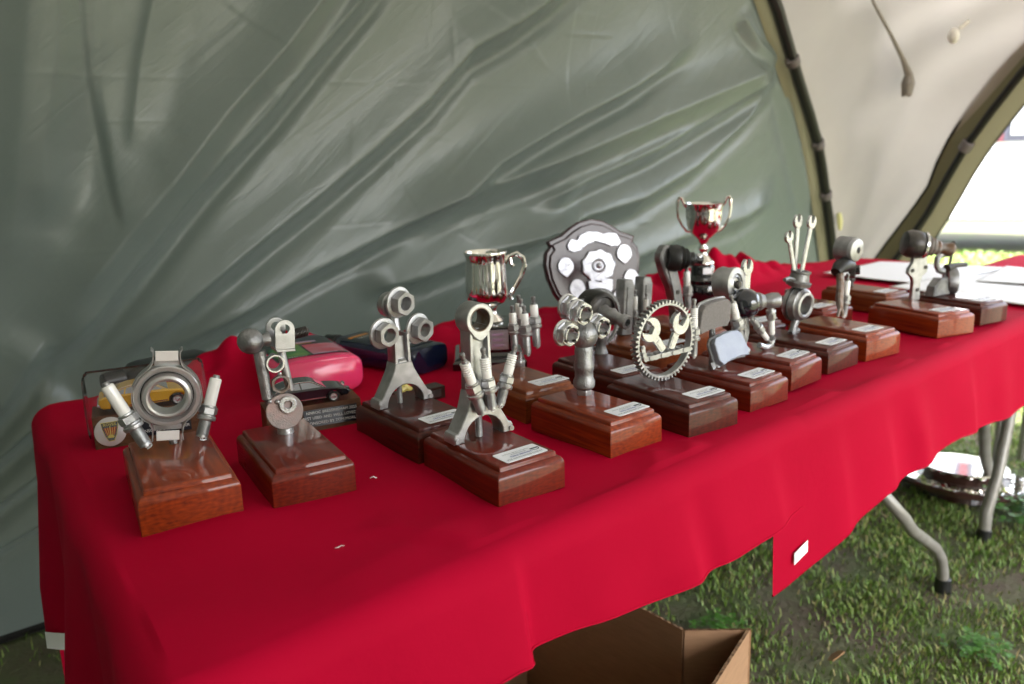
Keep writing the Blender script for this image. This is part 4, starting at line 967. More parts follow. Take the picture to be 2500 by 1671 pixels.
spark_plug(t, (.027, -.004, .070), (.021, -.002, .164), ribs=False, rs=.95)

# ---- L: pulley, ball joint and leaning plugs
t = trophy(.9983, .155, 2.3, 'figure of a grooved pulley and black ball joint standing on spark plug legs', 'wood_b', .0985, .172, .0400, .050, (.010, -.054, 1))
b = MB(); b.lathe([(.010, .013), (.012, .016), (.016, .0135), (.018, .016), (.024, .015), (.0275, .015), (.0285, .012), (.0265, .0), (.0285, -.012), (.027, -.016), (.009, -.014)], (-.058, .030, .166), (.04, -1, .05), 36); b.build('pulley', M['steel'], t)
b = MB(); b.cyl((-.058, .016, .166), (-.058, .008, .166), .007, n=14, c=.002); b.build('pulley_bolt', M['dark'], t)
b = MB(); b.sphere((-.056, -.002, .136), .0250, 26); b.build('ball', M['black'], t)
b = MB(); b.lathe([(.014, 0), (.0155, .006), (.013, .012), (.0105, .016), (.012, .022), (.0135, .030), (.0125, .040), (.010, .042)], (-.040, -.010, .1370), (.80, -.55, .03), 22); b.build('joint_neck', M['cast'], t)
b = MB(); b.plate(spanner_head(-.012, .190, math.radians(88), .0150, .0062, .018), .022, .029, .001); b.plate([(-.021, .180), (-.003, .180), (-.006, .110), (-.020, .110)], .0225, .0285, .001); b.build('spanner', M['pale'], t)
b = MB(); b.tube([(-.050, .006, .110), (-.046, .004, .085), (-.052, .004, .062), (-.044, .002, .052)], [.010, .008, .007, .009], 10); b.build('body_stem', M['cast'], t)
spark_plug(t, (-.048, -.010, .110), (.008, -.012, .060), ribs=False, rs=.9)
spark_plug(t, (.006, -.010, .142), (.016, -.012, .060), ribs=False, rs=.85)
b = MB(); b.tube([(-.022, -.010, .060), (-.004, -.012, .053), (.012, -.012, .055), (.018, -.012, .064), (.012, -.013, .068)], .0052, 10); b.build('foot_hook', M['pale'], t)

# ---- M: bearing with three spanners
t = trophy(1.1349, .1637, -.7, 'round carrier bearing holding three long open spanners that fan upward', 'wood_c', .100, .172, .0375, .050, (.012, -.054, 2))
axm = Vector((-.04, -1, -.06))
b = MB(); b.lathe([(.0175, -.014), (.0175, .014), (.020, .0165), (.0245, .0155), (.0260, .011), (.0300, .008), (.0315, .000), (.0335, -.004), (.0335, -.012), (.030, -.016)], (.014, .014, .103), axm, 40, closed=True); b.build('bearing', M['steel'], t)
b = MB(); b.lathe([(.0255, .0105), (.0285, .0085), (.0285, .0070), (.0250, .0090)], (.014, .014, .103), axm, 36, closed=True); b.lathe([(.0320, -.002), (.0345, -.003), (.0345, -.0055), (.0320, -.006)], (.014, .014, .103), axm, 36, closed=True); b.build('seal', M['rubber'], t)
b = MB(); b.lathe([(.014, 0), (.022, .003), (.024, .010), (.0185, .013), (.0165, .026), (.0185, .028), (.0185, .031), (.0150, .031), (.0145, .010)], (.008, .016, .136), (.1, -.15, 1), 28)
b.tube([(-.010, .012, .152), (-.035, .008, .158), (-.050, .006, .157)], .0035, 8); b.build('cable_boss', M['cast'], t)
b = MB(); b.tube([(.006, .014, .072), (.000, .014, .062), (-.004, .014, .050)], [.008, .006, .008], 10); b.cyl((-.012, .012, .050), (.010, .012, .055), .006, n=10); b.build('stem', M['cast'], t)
spanner(t, .022, (-.018, .231), math.radians(98), .0112, (.010, .150), .0050, .0048, .0028, .42, 1.15)
spanner(t, .026, (.015, .257), math.radians(92), .0130, (.014, .150), .0056, .0052, .0028, .42, 1.15)
spanner(t, .018, (.048, .2535), math.radians(80), .0130, (.020, .150), .0056, .0052, .0028, .42, 1.15)

# ---- N: little kicking figure
t = trophy(1.2694, .1551, -5.9, 'kicking figure with a knurled drum head and one white spark plug leg', 'wood_a', .1056, .172, .0430, .0515, (.000, -.052, 1))
spark_plug(t, (.040, .026, .0515), (.046, .026, .140), ribs=False, rs=.95)
b = MB(); b.tube([(.014, .022, .142), (.006, .014, .120), (-.004, .008, .098), (-.008, .002, .080)], [.0075, .0070, .0075, .0055], 10)
b.tube([(-.008, .002, .082), (-.016, .0, .074), (-.018, .0, .066)], .0032, 8); b.tube([(-.006, .002, .082), (-.003, .0, .072), (-.004, .0, .064)], .0032, 8); b.build('bent_leg', M['rust'], t)
b = MB(); b.tube([(.006, .026, .146), (.020, .028, .155), (.040, .030, .157), (.058, .030, .154)], [.010, .014, .015, .012], 12); b.build('shoulders', M['rubber'], t)
b = MB(); hexnut(b, (.064, .036, .140), (.5, -1, 0), .0125, .0055, .012); hexnut(b, (.078, .034, .143), (.7, -1, .1), .0095, .004, .010); b.cyl((.058, .034, .150), (.064, .036, .172), .009, n=12); b.build('neck_nuts', M['dark'], t)
axn = Vector((.02, -1, -.03)); b = MB(); b.lathe([(.012, -.022), (.0235, -.021), (.0235, .012), (.0215, .017), (.015, .019), (.0065, .0195), (.0060, .010)], (.060, .036, .1850), axn, 36)
T = frame((.060, .036, .185), axn)
for k in range(30):
    b.M = T @ Matrix.Rotation(2 * PI * k / 30, 4, 'Z'); b.box((.0232, -.0013, -.020), (.0248, .0013, .011))
b.build('knurled_drum', M['steel'], t)
# ---- O, R, S: bases seen behind the front row
t = trophy(1.700, .330, -6, 'brown base with white sticker set behind the kicking figure, beside the white sheets', 'wood_d', .100, .172, .0405, .050, (.002, -.052, 1))
b = MB(); b.cyl((-.020, .03, .050), (-.020, .03, .066), .008, n=12, c=.001); hexnut(b, (-.020, .03, .062), (0, 0, 1), .011, .004, .008); b.build('bolt', M['dark'], t)
t = trophy(1.452, .345, -4, 'brown base with a red front and sticker, between the spanner bearing and the kicking figure', 'wood_b', .110, .172, .0405, .050, (-.020, -.052, 1))
b = MB(); hexnut(b, (-.02, .03, .050), (0, 0, 1), .011, .004, .008); b.cyl((-.020, .03, .052), (-.020, .03, .072), .006, n=12); b.build('bolt', M['cast'], t)
t = trophy(1.205, .350, -4, 'dark base with sticker and an upright ring spanner, behind the pulley figure', 'wood_c', .098, .172, .0405, .050, (.020, -.050, 1))
b = MB(); hl = circ(.0, .128, .0085, 24); b.plate(circ(.0, .128, .0150, 24), .026, .034, .001, hole=hl); b.plate([(-.0075, .052), (.0075, .052), (.0085, .115), (-.0085, .115)], .0265, .0335, .001); b.build('ring_spanner', M['pale'], t)

# ---- P: bracket with drive joint boots
t = trophy(1.5498, .1341, -15.1, 'flat drilled bracket carrying a brown and black shaft joint that points right', 'wood_a', .1063, .172, .0423, .051, (.006, -.052, 1))
b = MB(); b.M = Matrix.Translation((.046, .054, .050))
hp = [(-.012, -.001), (.012, -.001), (.0115, .040), (.015, .050), (.028, .060), (.031, .070), (.026, .082), (.024, .110), (-.012, .120), (-.018, .082), (-.028, .070), (-.029, .060), (-.016, .050), (-.0120, .040)]
b.plate(hp, -.0045, .0045, .001); o = b.build('bracket', M['steel'], t)
for (hx, hz) in ((-.018, .066), (.022, .070), (.002, .022)):
    b = MB(); b.cyl((.046 + hx, .047, .050 + hz), (.046 + hx, .0495, .050 + hz), .0042, n=14); b.build('bolt_hole', M['dark'], o)
axp = Vector((.84, -.50, -.16)); b = MB(); b.lathe([(.012, -.026), (.025, -.024), (.030, -.014), (.030, .006), (.026, .012), (.028, .014), (.028, .020), (.020, .026)], (.034, .052, .1720), axp, 28); b.build('joint_housing', M['dark'], t)
b = MB(); b.lathe([(.021, .022), (.023, .027), (.0185, .031), (.020, .036), (.0155, .041), (.0165, .046), (.012, .052), (.0125, .062), (.0145, .066), (.0145, .076), (.010, .080)], (.034, .052, .1720), axp, 26); b.build('rubber_boot', M['rust'], t)
b = MB(); b.lathe([(.0275, .013), (.0292, .014), (.0292, .019), (.0275, .020)], (.034, .052, .1720), axp, 28, closed=True); b.build('boot_clip', M['bright'], t)
# ---- Q: little motorbike sculpture
t = trophy(1.720, .130, -10, 'dark base at the far right with a spindly motorcycle shaped sculpture', 'wood_c', .098, .172, .0405, .050, (.012, -.050, 1))
b = MB(); b.lathe([(.020, -.010), (.030, -.010), (.031, -.004), (.031, .004), (.030, .010), (.020, .010)], (.012, .026, .078), (.75, -.65, 0), 30, closed=True); b.build('wheel', M['cast'], t)
b = MB(); b.M = Matrix.Translation((-.028, .026, .050)); b.plate([(-.034, 0), (.022, 0), (.026, .022), (.010, .038), (-.010, .040), (-.030, .022)], -.012, .012, .003); b.build('engine', M['cast'], t)
b = MB(); b.tube([(-.030, .026, .145), (-.044, .026, .135), (-.046, .026, .118), (-.036, .026, .106), (-.022, .026, .104)], [.006, .007, .006, .006, .008], 10); b.build('seat_hook', M['cast'], t)
b = MB(); b.tube([(.000, .026, .088), (.004, .026, .120), (.011, .026, .163)], .003, 8); b.sphere((.011, .026, .165), .005, 10); b.build('fork', M['dark'], t)
b = MB(); b.cyl((-.028, .026, .139), (.006, .026, .139), .004, n=10); b.build('handle_bar', M['dark'], t)
b = MB(); b.tube([(-.006, .026, .108), (.020, .022, .114), (.052, .018, .113)], [.010, .006, .0055], 10); b.build('exhaust', M['dark'], t)

# seat each sculpture on its base top (they were drawn for tops 50 mm high, farther back for lower ones)
for t, H in TROPHIES:
    d = Vector(t.location) + Vector((0, 0, .05)) - Vector((-.1517, -.5926, 1.1186)); sh = d * ((H - .0502) / d.z)
    sh = Matrix.Rotation(-t.rotation_euler.z, 3, 'Z') @ sh
    for c_ in t.children:
        if not c_.name.startswith(('wooden_base', 'sticker')): c_.location = c_.location + sh

# ------------------------------------------------------------------ model cars
def model_car(x, y, z, deg, scale, label, paint, bare):
    """fastback five door saloon, nose towards +X, length 4.7 * scale"""
    k = scale; t = thing('model_car', (x, y, z), math.radians(deg), label, 'model car', 'model cars on wooden stands')
    def outl(pts): return [(a * k, c * k) for a, c in pts]
    body = [(-2.30, .42), (-2.34, .62), (-2.30, .84), (-2.05, .92), (-1.2, .95), (.85, .93), (1.6, .86), (2.15, .74), (2.33, .62), (2.36, .42), (2.2, .30), (1.82, .28), (1.78, .46), (1.62, .62), (1.40, .67), (1.18, .62), (1.02, .46), (.98, .26), (-.98, .26), (-1.02, .46), (-1.18, .62), (-1.40, .67), (-1.62, .62), (-1.78, .46), (-1.82, .28), (-2.15, .30)]
    b = MB(); b.plate(outl(body), -.86 * k, .86 * k, .07 * k); bo = b.build('body', M[paint], t)
    cab = [(-2.10, .90), (-1.55, 1.14), (-.95, 1.34), (-.45, 1.39), (.15, 1.36), (.42, 1.26), (1.02, .91)]
    b = MB(); n = len(cab); vs = []
    for yy, f in ((-.80, 0), (-.62, 1), (.62, 1), (.80, 0)):
        for a, c in cab:
            g_ = (c - .90) / .49; w_ = .80 - .22 * g_
            vs.append((a * k, math.copysign(w_, yy) * k, c * k))
    vs = vs[:n] + vs[3 * n:]
    b.add(vs, [tuple(reversed(range(n))), tuple(n + i for i in range(n))] + [(i, i + 1, n + i + 1, n + i) for i in range(n - 1)]); b.build('roof', M[paint], bo)
    for sgn in (-1, 1):
        for nm, q in (('window', [(-1.05, .97), (-.97, 1.25), (-.50, 1.31), (-.42, .97)]), ('window', [(-.36, .97), (-.42, 1.31), (.10, 1.29), (.36, 1.19), (.74, .97)]), ('window', [(-1.75, .985), (-1.50, 1.10), (-1.06, 1.22), (-1.13, .975)])):
            b = MB(); vs = [(a * k, sgn * (.80 - .22 * (c - .90) / .49 + .012) * k, c * k) for a, c in q]; m_ = len(q)
            vs += [(a, yy - sgn * .02 * k, c) for a, yy, c in vs]
            b.add(vs, [tuple(range(m_)), tuple(m_ + i for i in reversed(range(m_)))] + [(i, (i + 1) % m_, m_ + (i + 1) % m_, m_ + i) for i in range(m_)]); b.build(nm, M['carglass'], bo, 0)
        b = MB(); b.tube([(a * k, sgn * (.80 - .22 * (c - .90) / .49 + .01) * k, c * k) for a, c in [(-1.85, .955), (-1.50, 1.15), (-1.0, 1.30), (-.45, 1.355), (.14, 1.33), (.42, 1.22), (.86, .955)]], .022 * k, 5); b.build('window_trim', M['bright'], bo)
        b = MB(); b.box((-.93 * k, sgn * .845 * k - .02 * k, .33 * k), (.93 * k, sgn * .845 * k + .025 * k, .385 * k)); b.build('side_strip', M['bright'], bo, 0)
        b = MB(); b.box((2.20 * k, sgn * .62 * k - .20 * k, .60 * k), (2.365 * k, sgn * .62 * k + .20 * k, .74 * k)); b.build('headlight', M['bright'], bo, 0)
        for wx in (-1.40, 1.40):
            b = MB(); b.lathe(ringprof(.20 * k, .315 * k, -.095 * k, .095 * k, .03 * k), (wx * k, sgn * .775 * k, .315 * k), (0, 1, 0), 24, closed=True); wh = b.build('wheel', M['tyre'], t)
            b = MB(); b.lathe([(.03 * k, .07 * k), (.05 * k, .04 * k), (.15 * k, .03 * k), (.175 * k, .075 * k), (.21 * k, .08 * k), (.21 * k, -.06 * k)], (wx * k, sgn * .775 * k, .315 * k), (0, sgn, 0), 20); b.build('rim', M['pale'], wh)
    for fx in (-2.34, 2.30):
        b = MB(); b.plate(outl([(fx - .07, .42), (fx + .11, .42), (fx + .11, .56), (fx - .07, .56)]), -.84 * k, .84 * k, .03 * k); b.build('bumper', M['dark' if paint == 'black' else 'bright'], bo)
    ws = [(.47, 1.235), (.98, .945)]; b = MB()
    b.add([(ws[0][0] * k, -.60 * k, (ws[0][1] + .03) * k), (ws[0][0] * k, .60 * k, (ws[0][1] + .03) * k), (ws[1][0] * k + .02 * k, .72 * k, ws[1][1] * k), (ws[1][0] * k + .02 * k, -.72 * k, ws[1][1] * k)], [(0, 1, 2, 3)]); b.build('windscreen', M['carglass'], bo, 0)
    return t
def badge(parent, T, r):
    b = MB(); b.M = T; b.lathe([(r, 0), (r, .0012), (r * .95, .0018)], n=36); bo = b.build('badge', M['badge'], parent)
    def flat(pts, z, m_, nm):
        q = MB(); q.M = T; n = len(pts); q.add([(a * r, c * r, z) for a, c in pts], [tuple(range(n))]); q.build(nm, M[m_], bo, 0)
    sh = [(-.52, .62), (-.46, .2), (-.34, -.25), (-.16, -.62), (.16, -.62), (.34, -.25), (.46, .2), (.52, .62)]
    flat([(a * 1.08, c * 1.07) for a, c in sh], .0020, 'gold', 'badge_border'); flat(sh, .0022, 'black', 'badge_shield')
    flat([(-.40, .28), (-.25, -.25), (.25, -.25), (.40, .28)], .0024, 'badgered', 'badge_sail')
    for i in range(5):
        a = -.30 + i * .15; flat([(a - .018, .28), (a * .62 - .014, -.25), (a * .62 + .014, -.25), (a + .018, .28)], .0026, 'gold', 'sail_stripe')
    flat([(-.22, -.34), (-.10, -.22), (.10, -.22), (.22, -.34), (.14, -.44), (-.14, -.44)], .0026, 'gold', 'ship_hull'); flat([(-.03, -.25), (-.03, .40), (.03, .40), (.03, -.25)], .0028, 'gold', 'mast')
    text('ROVER', r * .26, M['gold'], bo, T @ Matrix.Translation((0, r * .48, .0028)), bold=True)
def wood_stand(x, y, deg, w_, d_, h_, label, lines, plate_x, badge_x):
    t = thing('wooden_stand', (x, y, TZ + .0042), math.radians(deg), label, 'wooden stand', 'wooden stands with printed plates')
    b = MB(); sl_ = .012
    b.add([(-w_ / 2, -d_ / 2, 0), (w_ / 2, -d_ / 2, 0), (w_ / 2, d_ / 2, 0), (-w_ / 2, d_ / 2, 0), (-w_ / 2, -d_ / 2 + sl_, h_), (w_ / 2, -d_ / 2 + sl_, h_), (w_ / 2, d_ / 2, h_), (-w_ / 2, d_ / 2, h_)],
          [(3, 2, 1, 0), (4, 5, 6, 7), (0, 1, 5, 4), (1, 2, 6, 5), (2, 3, 7, 6), (3, 0, 4, 7)]); b.build('block', M['wood_plain'], t, 0)
    up = Vector((0, sl_, h_)).normalized()
    o = Vector((plate_x, -d_ / 2 + sl_ / 2, h_ / 2)); T = rmat(o, (1, 0, 0), up)
    pw, ph = .078, h_ * .66; b = MB(); b.M = T; b.box((-pw / 2, -ph / 2, .0002), (pw / 2, ph / 2, .0014)); po = b.build('name_plate', M['navyplate'], t, 0)
    for i, l_ in enumerate(lines):
        text(l_, .0058, M['white'], po, T @ Matrix.Translation((.002, (len(lines) - 1) * .0038 - i * .0076, .0018)))
    badge(t, rmat((badge_x, -d_ / 2 + sl_ / 2 - .0005, h_ / 2), (1, 0, 0), up), h_ * .46)
    return t
wood_stand(.318, .462, -14, .136, .066, .037, 'dark wooden stand with black printed plate under the black model car', ['NNROC BRESSINGHAM 2025', 'BEST USED AND WELL LOVED P6', 'SPONSORED BY TOM MORLEY'], .022, -.042)
model_car(.312, .462, TZ + .0416, -14, .0250, 'glossy black fastback model car on a wooden stand before the pink bottle', 'black', True)
wood_stand(.128, .592, -13, .148, .070, .044, 'wooden stand with round badge at the near left, under the yellow model car', ['NNROC BRESSINGHAM 2025', 'BEST CLASSIC', 'SPONSORED BY A MEMBER'], .012, -.053)
model_car(.128, .592, TZ + .0486, -13, .0270, 'ochre yellow model car under a clear cover behind the bearing trophy', 'yellow', False)
cv = thing('clear_cover', (.128, .592, TZ + .0484), math.radians(-13), 'clear plastic display cover with round ends over the yellow model car', 'display cover')
b = MB(); n_ = 28; prf = [(.036 * math.cos(a), .0 + .060 * math.sin(a)) for a in np.linspace(0, PI, n_)]
vs = []; fs = []; xs_ = [-.078, -.074, -.05, 0, .05, .074, .078]
for xq, q in zip(xs_, (.93, 1, 1, 1, 1, 1, .93)): vs += [(xq, a * q, c * q) for a, c in prf]
for i in range(len(xs_) - 1):
    for j in range(n_ - 1): fs.append((i * n_ + j, i * n_ + j + 1, (i + 1) * n_ + j + 1, (i + 1) * n_ + j))
fs.append(tuple(range(n_))); fs.append(tuple((len(xs_) - 1) * n_ + j for j in reversed(range(n_)))); b.add(vs, fs); b.build('shell', M['clear'], cv)
b = MB(); b.lathe([(.0001, 0), (.043, 0), (.044, .0008), (.043, .0015), (.0001, .0015)], (-.080, .0, .008), (1, 0, 0), 40); b.build('round_end', M['clear'], cv)

# ------------------------------------------------------------------ bottles lying on the cloth
def bottle(name, x, y, deg, w_, h_, L_, body, label, cat, cap, taper=.55, lie=.0):
    """flat bottle lying on its back: bottom end at local y=0, neck towards +y"""
    t = thing(name, (x, y, TZ + .0045), math.radians(deg), label, cat, 'bottles lying behind the trophies')
    secs = [(.0, .86), (.004, .95), (.012, 1.0), (.62 * L_, 1.0), (.74 * L_, .96), (.84 * L_, .84), (.92 * L_, taper), (.955 * L_, .30), (L_, .26)]
    n = 40; b = MB(); vs = []; fs = []
    for yy, f in secs:
        fz = min(1, f * 1.08) if f > .4 else f * 1.5
        for i in range(n):
            a = 2 * PI * i / n; ca, sa = math.cos(a), math.sin(a); e = .55
            vs.append((w_ / 2 * f * math.copysign(abs(ca) ** e, ca), yy, h_ / 2 + h_ / 2 * fz * math.copysign(abs(sa) ** e, sa) + lie * yy))
    for l in range(len(secs) - 1):
        for i in range(n):
            j = (i + 1) % n; fs.append((l * n + i, l * n + j, (l + 1) * n + j, (l + 1) * n + i))
    fs.append(tuple(reversed(range(n)))); fs.append(tuple((len(secs) - 1) * n + i for i in range(n)))
    b.add(vs, fs); b.build('body', M[body], t, 50)
    b = MB(); b.cyl((0, L_ - .006, h_ / 2 + lie * L_), (0, L_ + .030, h_ / 2 + lie * (L_ + .03)), .019, .016, 20, c=.002); b.build('cap', M[cap], t)
    return t, (lambda u_, y_: h_ / 2 + h_ / 2 * (max(0, 1 - abs(2 * u_ / w_) ** (2 / .55))) ** (.55 / 2) + lie * y_ + .0008)
def decal(parent, fz, x0, x1, y0, y1, m_, name, nx=14, ny=4, dz=0):
    X, Y = np.meshgrid(np.linspace(x0, x1, nx), np.linspace(y0, y1, ny)); Z = np.vectorize(fz)(X, Y) + dz
    return gridmesh(name, X, Y, Z, M[m_], parent)
t, fz = bottle('polish_bottle', .394, .583, -10, .150, .066, .27, 'pink', 'big glossy pink plastic bottle lying on its back against the tent wall', 'bottle', 'lab_dark')
lo = decal(t, fz, -.062, .060, .028, .19, 'lab_dark', 'label'); decal(lo, fz, -.058, -.006, .034, .12, 'lab_green', 'label_picture', dz=.0005); decal(lo, fz, -.002, .056, .036, .11, 'lab_pink', 'label_picture', dz=.0005)
decal(lo, fz, -.002, .040, .030, .036, 'lab_lilac', 'label_band', dz=.0006); decal(lo, fz, -.040, .030, .128, .140, 'lab_lilac', 'label_band', dz=.0006); decal(lo, fz, -.045, .020, .121, .126, 'lab_orange', 'label_band', dz=.0006)
text('SHAMPOO', .009, M['white'], lo, rmat((-.034, .029, fz(-.034, .029) + .001), (1, 0, 0), (0, 1, 0)))
t, fz = bottle('oil_bottle', .612, .585, 15, .104, .050, .25, 'navy', 'flat dark navy bottle lying behind the clover conrod, its neck pointing to the tent', 'bottle', 'blackplastic')
lo = decal(t, fz, -.042, .042, .022, .205, 'lab_dark', 'label'); decal(lo, fz, -.034, .014, .172, .183, 'lab_orange', 'label_band', dz=.0005)
b = MB(); b.torus((.004, .062, fz(.004, .062) - .0005), (0, 0, 1), .019, .0022, 28, 6); b.build('label_ring', M['plaque'], lo)
text('EXTREME', .010, M['white'], lo, rmat((-.006, .158, fz(0, .15) + .001), (1, 0, 0), (0, 1, 0)))
t, fz = bottle('dark_bottle', .302, .885, 97, .085, .046, .15, 'blackplastic', 'black bottle end showing behind the bearing ring, by the tent wall', 'bottle', 'blackplastic')
# small dark plaque behind the clover conrod
b = MB(); b.box((-.042, -.014, 0), (.042, .014, .020)); o = b.build('plaque_block', M['darkwood'], None, 0); o.location = (.497, .452, TZ + .0045); o.rotation_euler = (0, 0, math.radians(-2)); tag(o, 'small dark wooden block lying just right of the clover conrod', 'plaque')
b = MB(); b.box((-.034, -.0150, .004), (.034, -.0140, .016)); b.build('plate', M['dark'], o, 0)
b = MB(); b.tube([(-.036, .0, .021), (-.022, .002, .027), (-.012, -.002, .022)], [.004, .007, .003], 8); b.build('brass_figure', M['gold'], o)

# ------------------------------------------------------------------ silver tankard on a plinth
t = thing('tankard', (.736, .575, TZ + .0045), math.radians(-36), 'polished silver tankard with a scroll handle on a stepped black plinth', 'tankard')
def sqloft(b, lv):
    vs = []; fs = []
    for hw, z in lv: vs += [(-hw, -hw, z), (hw, -hw, z), (hw, hw, z), (-hw, hw, z)]
    for l in range(len(lv) - 1):
        for i in range(4): fs.append((l * 4 + i, l * 4 + (i + 1) % 4, l * 4 + 4 + (i + 1) % 4, l * 4 + 4 + i))
    fs.append((3, 2, 1, 0)); k = 4 * (len(lv) - 1); fs.append((k, k + 1, k + 2, k + 3)); return b.add(vs, fs)
b = MB(); sqloft(b, [(.066, 0), (.068, .002), (.068, .013), (.064, .018), (.056, .022), (.052, .028), (.052, .074), (.050, .077)]); po = b.build('plinth', M['ebony'], t, 20)
b = MB(); b.box((-.030, -.0535, .034), (.036, -.0522, .071)); pq = b.build('plaque', M['plaque'], po, 0)
for i in range(3):
    for j in range(2):
        b = MB(); b.box((-.020 + j * .026, -.0541, .040 + i * .010), (.000 + j * .026, -.0536, .045 + i * .010)); b.build('engraving', M['lab_lilac'], pq, 0)
hz = .0775
b = MB(); b.lathe([(.0001, hz), (.030, hz), (.031, hz + .003), (.026, hz + .008), (.019, hz + .015), (.0165, hz + .023), (.020, hz + .030), (.033, hz + .037), (.039, hz + .046), (.0400, hz + .058), (.0385, hz + .085), (.0372, hz + .110), (.0385, hz + .126), (.0405, hz + .131), (.0395, hz + .1325), (.0375, hz + .129), (.0355, hz + .108), (.0365, hz + .06), (.030, hz + .044), (.0001, hz + .040)], n=48)
b.build('tankard_body', M['chrome'], t, 60)
b = MB(); b.tube([(.036, 0, hz + .110), (.045, 0, hz + .122), (.058, 0, hz + .1265), (.070, 0, hz + .118), (.073, 0, hz + .104), (.066, 0, hz + .084), (.053, 0, hz + .062), (.044, 0, hz + .048), (.046, 0, hz + .040)], [.004, .0045, .005, .005, .0048, .0046, .0042, .0040, .0046], 10)
b.tube([(.046, 0, hz + .121), (.048, 0, hz + .108), (.052, 0, hz + .103)], [.003, .003, .004], 8); b.build('handle', M['chrome'], t)

# ------------------------------------------------------------------ wooden shield with silver plates
t = thing('award_shield', (1.100, .662, TZ + .0045), math.radians(-20), 'dark wooden award shield with silver scroll and medallions leaning on its stand', 'shield')
SHT = Matrix.Translation((.018, .004, .006)) @ Matrix.Rotation(math.radians(-9), 4, 'X') @ Matrix.Scale(1.15, 4, (1, 0, 0))
half = [(0, -.012), (.020, -.006), (.045, .012), (.068, .038), (.088, .072), (.100, .108), (.104, .140), (.100, .165), (.090, .178), (.094, .190), (.082, .196), (.064, .203), (.046, .218), (.026, .230), (0, .236)]
full = half + [(-a, c) for a, c in half[-2:0:-1]]
b = MB(); b.M = SHT; b.plate(full, 0, .019, .0035); b.M = SHT @ Matrix.Translation((0, 0, .005)) @ Matrix.Scale(.93, 4); b.plate(full, -.006, .003, .003); so = b.build('board', M['shieldwood'], t, 30)
def shiny(pts, dep, name, bump_=None):
    b = MB(); b.M = SHT; b.plate(pts, -.0085 - dep, -.0068, min(.0008, dep * .6)); return b.build(name, M['medal'], so, 15)
def mini(cx, cz, w_, h_, n=26):
    o = []
    for i in range(n):
        a = 2 * PI * i / n + PI / 2; u_ = math.cos(a); v_ = math.sin(a); u_ *= (1 if v_ > -.1 else max(0, 1 - (-v_ - .1) ** 2 * .9)); o.append((cx + w_ * u_, cz + h_ * v_))
    return o
for cx, cz in ((-.064, .130), (.064, .150), (-.043, .079), (.076, .092), (.020, .030), (-.010, .040), (.048, .050)): shiny(mini(cx, cz, .0165, .0225), .0022, 'small_medallion')
sc_o = [(-.058, .178), (-.050, .192), (-.036, .188), (-.030, .200), (-.012, .206), (.006, .205), (.020, .199), (.034, .201), (.048, .199), (.054, .188), (.058, .178), (.052, .170), (.036, .170), (.020, .178), (.002, .184), (-.016, .178), (-.030, .166), (-.046, .162), (-.056, .168)]
shiny(sc_o, .003, 'scroll')
ctr_o = []
for i in range(44):
    a = 2 * PI * i / 44 + PI / 2; r_ = .036 * (1 + .05 * math.cos(a * 9)); ctr_o.append((.006 + r_ * math.cos(a), .128 + r_ * 1.02 * math.sin(a)))
b = MB(); b.M = SHT; b.plate(ctr_o, -.012, -.0068, .002); b.torus((.006, -.0125, .128), (0, 1, 0), .013, .003, 28, 8); b.sphere((.006, -.012, .128), .007, 16); b.build('centre_medallion', M['medal'], so, 25)
shiny([(-.020, .094), (-.010, .098), (.006, .090), (.022, .098), (.034, .094), (.032, .072), (.020, .052), (.006, .042), (-.008, .052), (-.018, .072)], .004, 'centre_plate')
b = MB(); b.plate([(-.03, 0), (.05, 0), (.02, .15), (.0, .15)], .020, .026, .001, T=Matrix.Translation((.01, .055, 0)) @ Matrix.Rotation(math.radians(22), 4, 'X')); b.box((-.05, -.012, -.0005), (.085, .050, .007)); b.build('stand', M['darkwood'], t, 20)

# ------------------------------------------------------------------ silver cup on a black plinth
t = thing('silver_cup', (1.492, .655, TZ + .0045), math.radians(-40), 'two handled silver cup on a round stepped black plinth', 'trophy cup')
b = MB(); b.lathe([(.047, 0), (.049, .003), (.049, .048), (.047, .052), (.050, .055), (.050, .063), (.046, .067), (.036, .070), (.030, .075), (.029, .098), (.027, .101)], n=44); po = b.build('plinth', M['ebony'], t)
b = MB(); b.M = Matrix.Rotation(.2, 4, 'Z'); b.box((-.012, -.0312, .079), (.012, -.0290, .094)); b.build('plate', M['plaque'], po, 0)
c0 = .1015
b = MB(); b.lathe([(.0001, c0), (.028, c0), (.029, c0 + .004), (.024, c0 + .009), (.017, c0 + .016), (.010, c0 + .025), (.008, c0 + .032), (.0125, c0 + .037), (.0125, c0 + .041), (.008, c0 + .045), (.0095, c0 + .054), (.013, c0 + .058), (.013, c0 + .062), (.020, c0 + .068), (.033, c0 + .080), (.0405, c0 + .094), (.0440, c0 + .110), (.0450, c0 + .130), (.0456, c0 + .149), (.0475, c0 + .152), (.0460, c0 + .153), (.0430, c0 + .146), (.0400, c0 + .120), (.030, c0 + .088), (.0001, c0 + .072)], n=48); b.build('cup_bowl', M['chrome'], t, 60)
for sx in (1, -1):
    b = MB(); b.tube([(sx * .043, 0, c0 + .142), (sx * .050, 0, c0 + .150), (sx * .056, 0, c0 + .166), (sx * .062, 0, c0 + .168), (sx * .066, 0, c0 + .160), (sx * .067, 0, c0 + .140), (sx * .064, 0, c0 + .118), (sx * .054, 0, c0 + .098), (sx * .042, 0, c0 + .084), (sx * .033, 0, c0 + .082)], [.003, .0035, .004, .0042, .0038, .0034, .0034, .0032, .003, .003], 8); b.build('handle', M['chrome'], t)

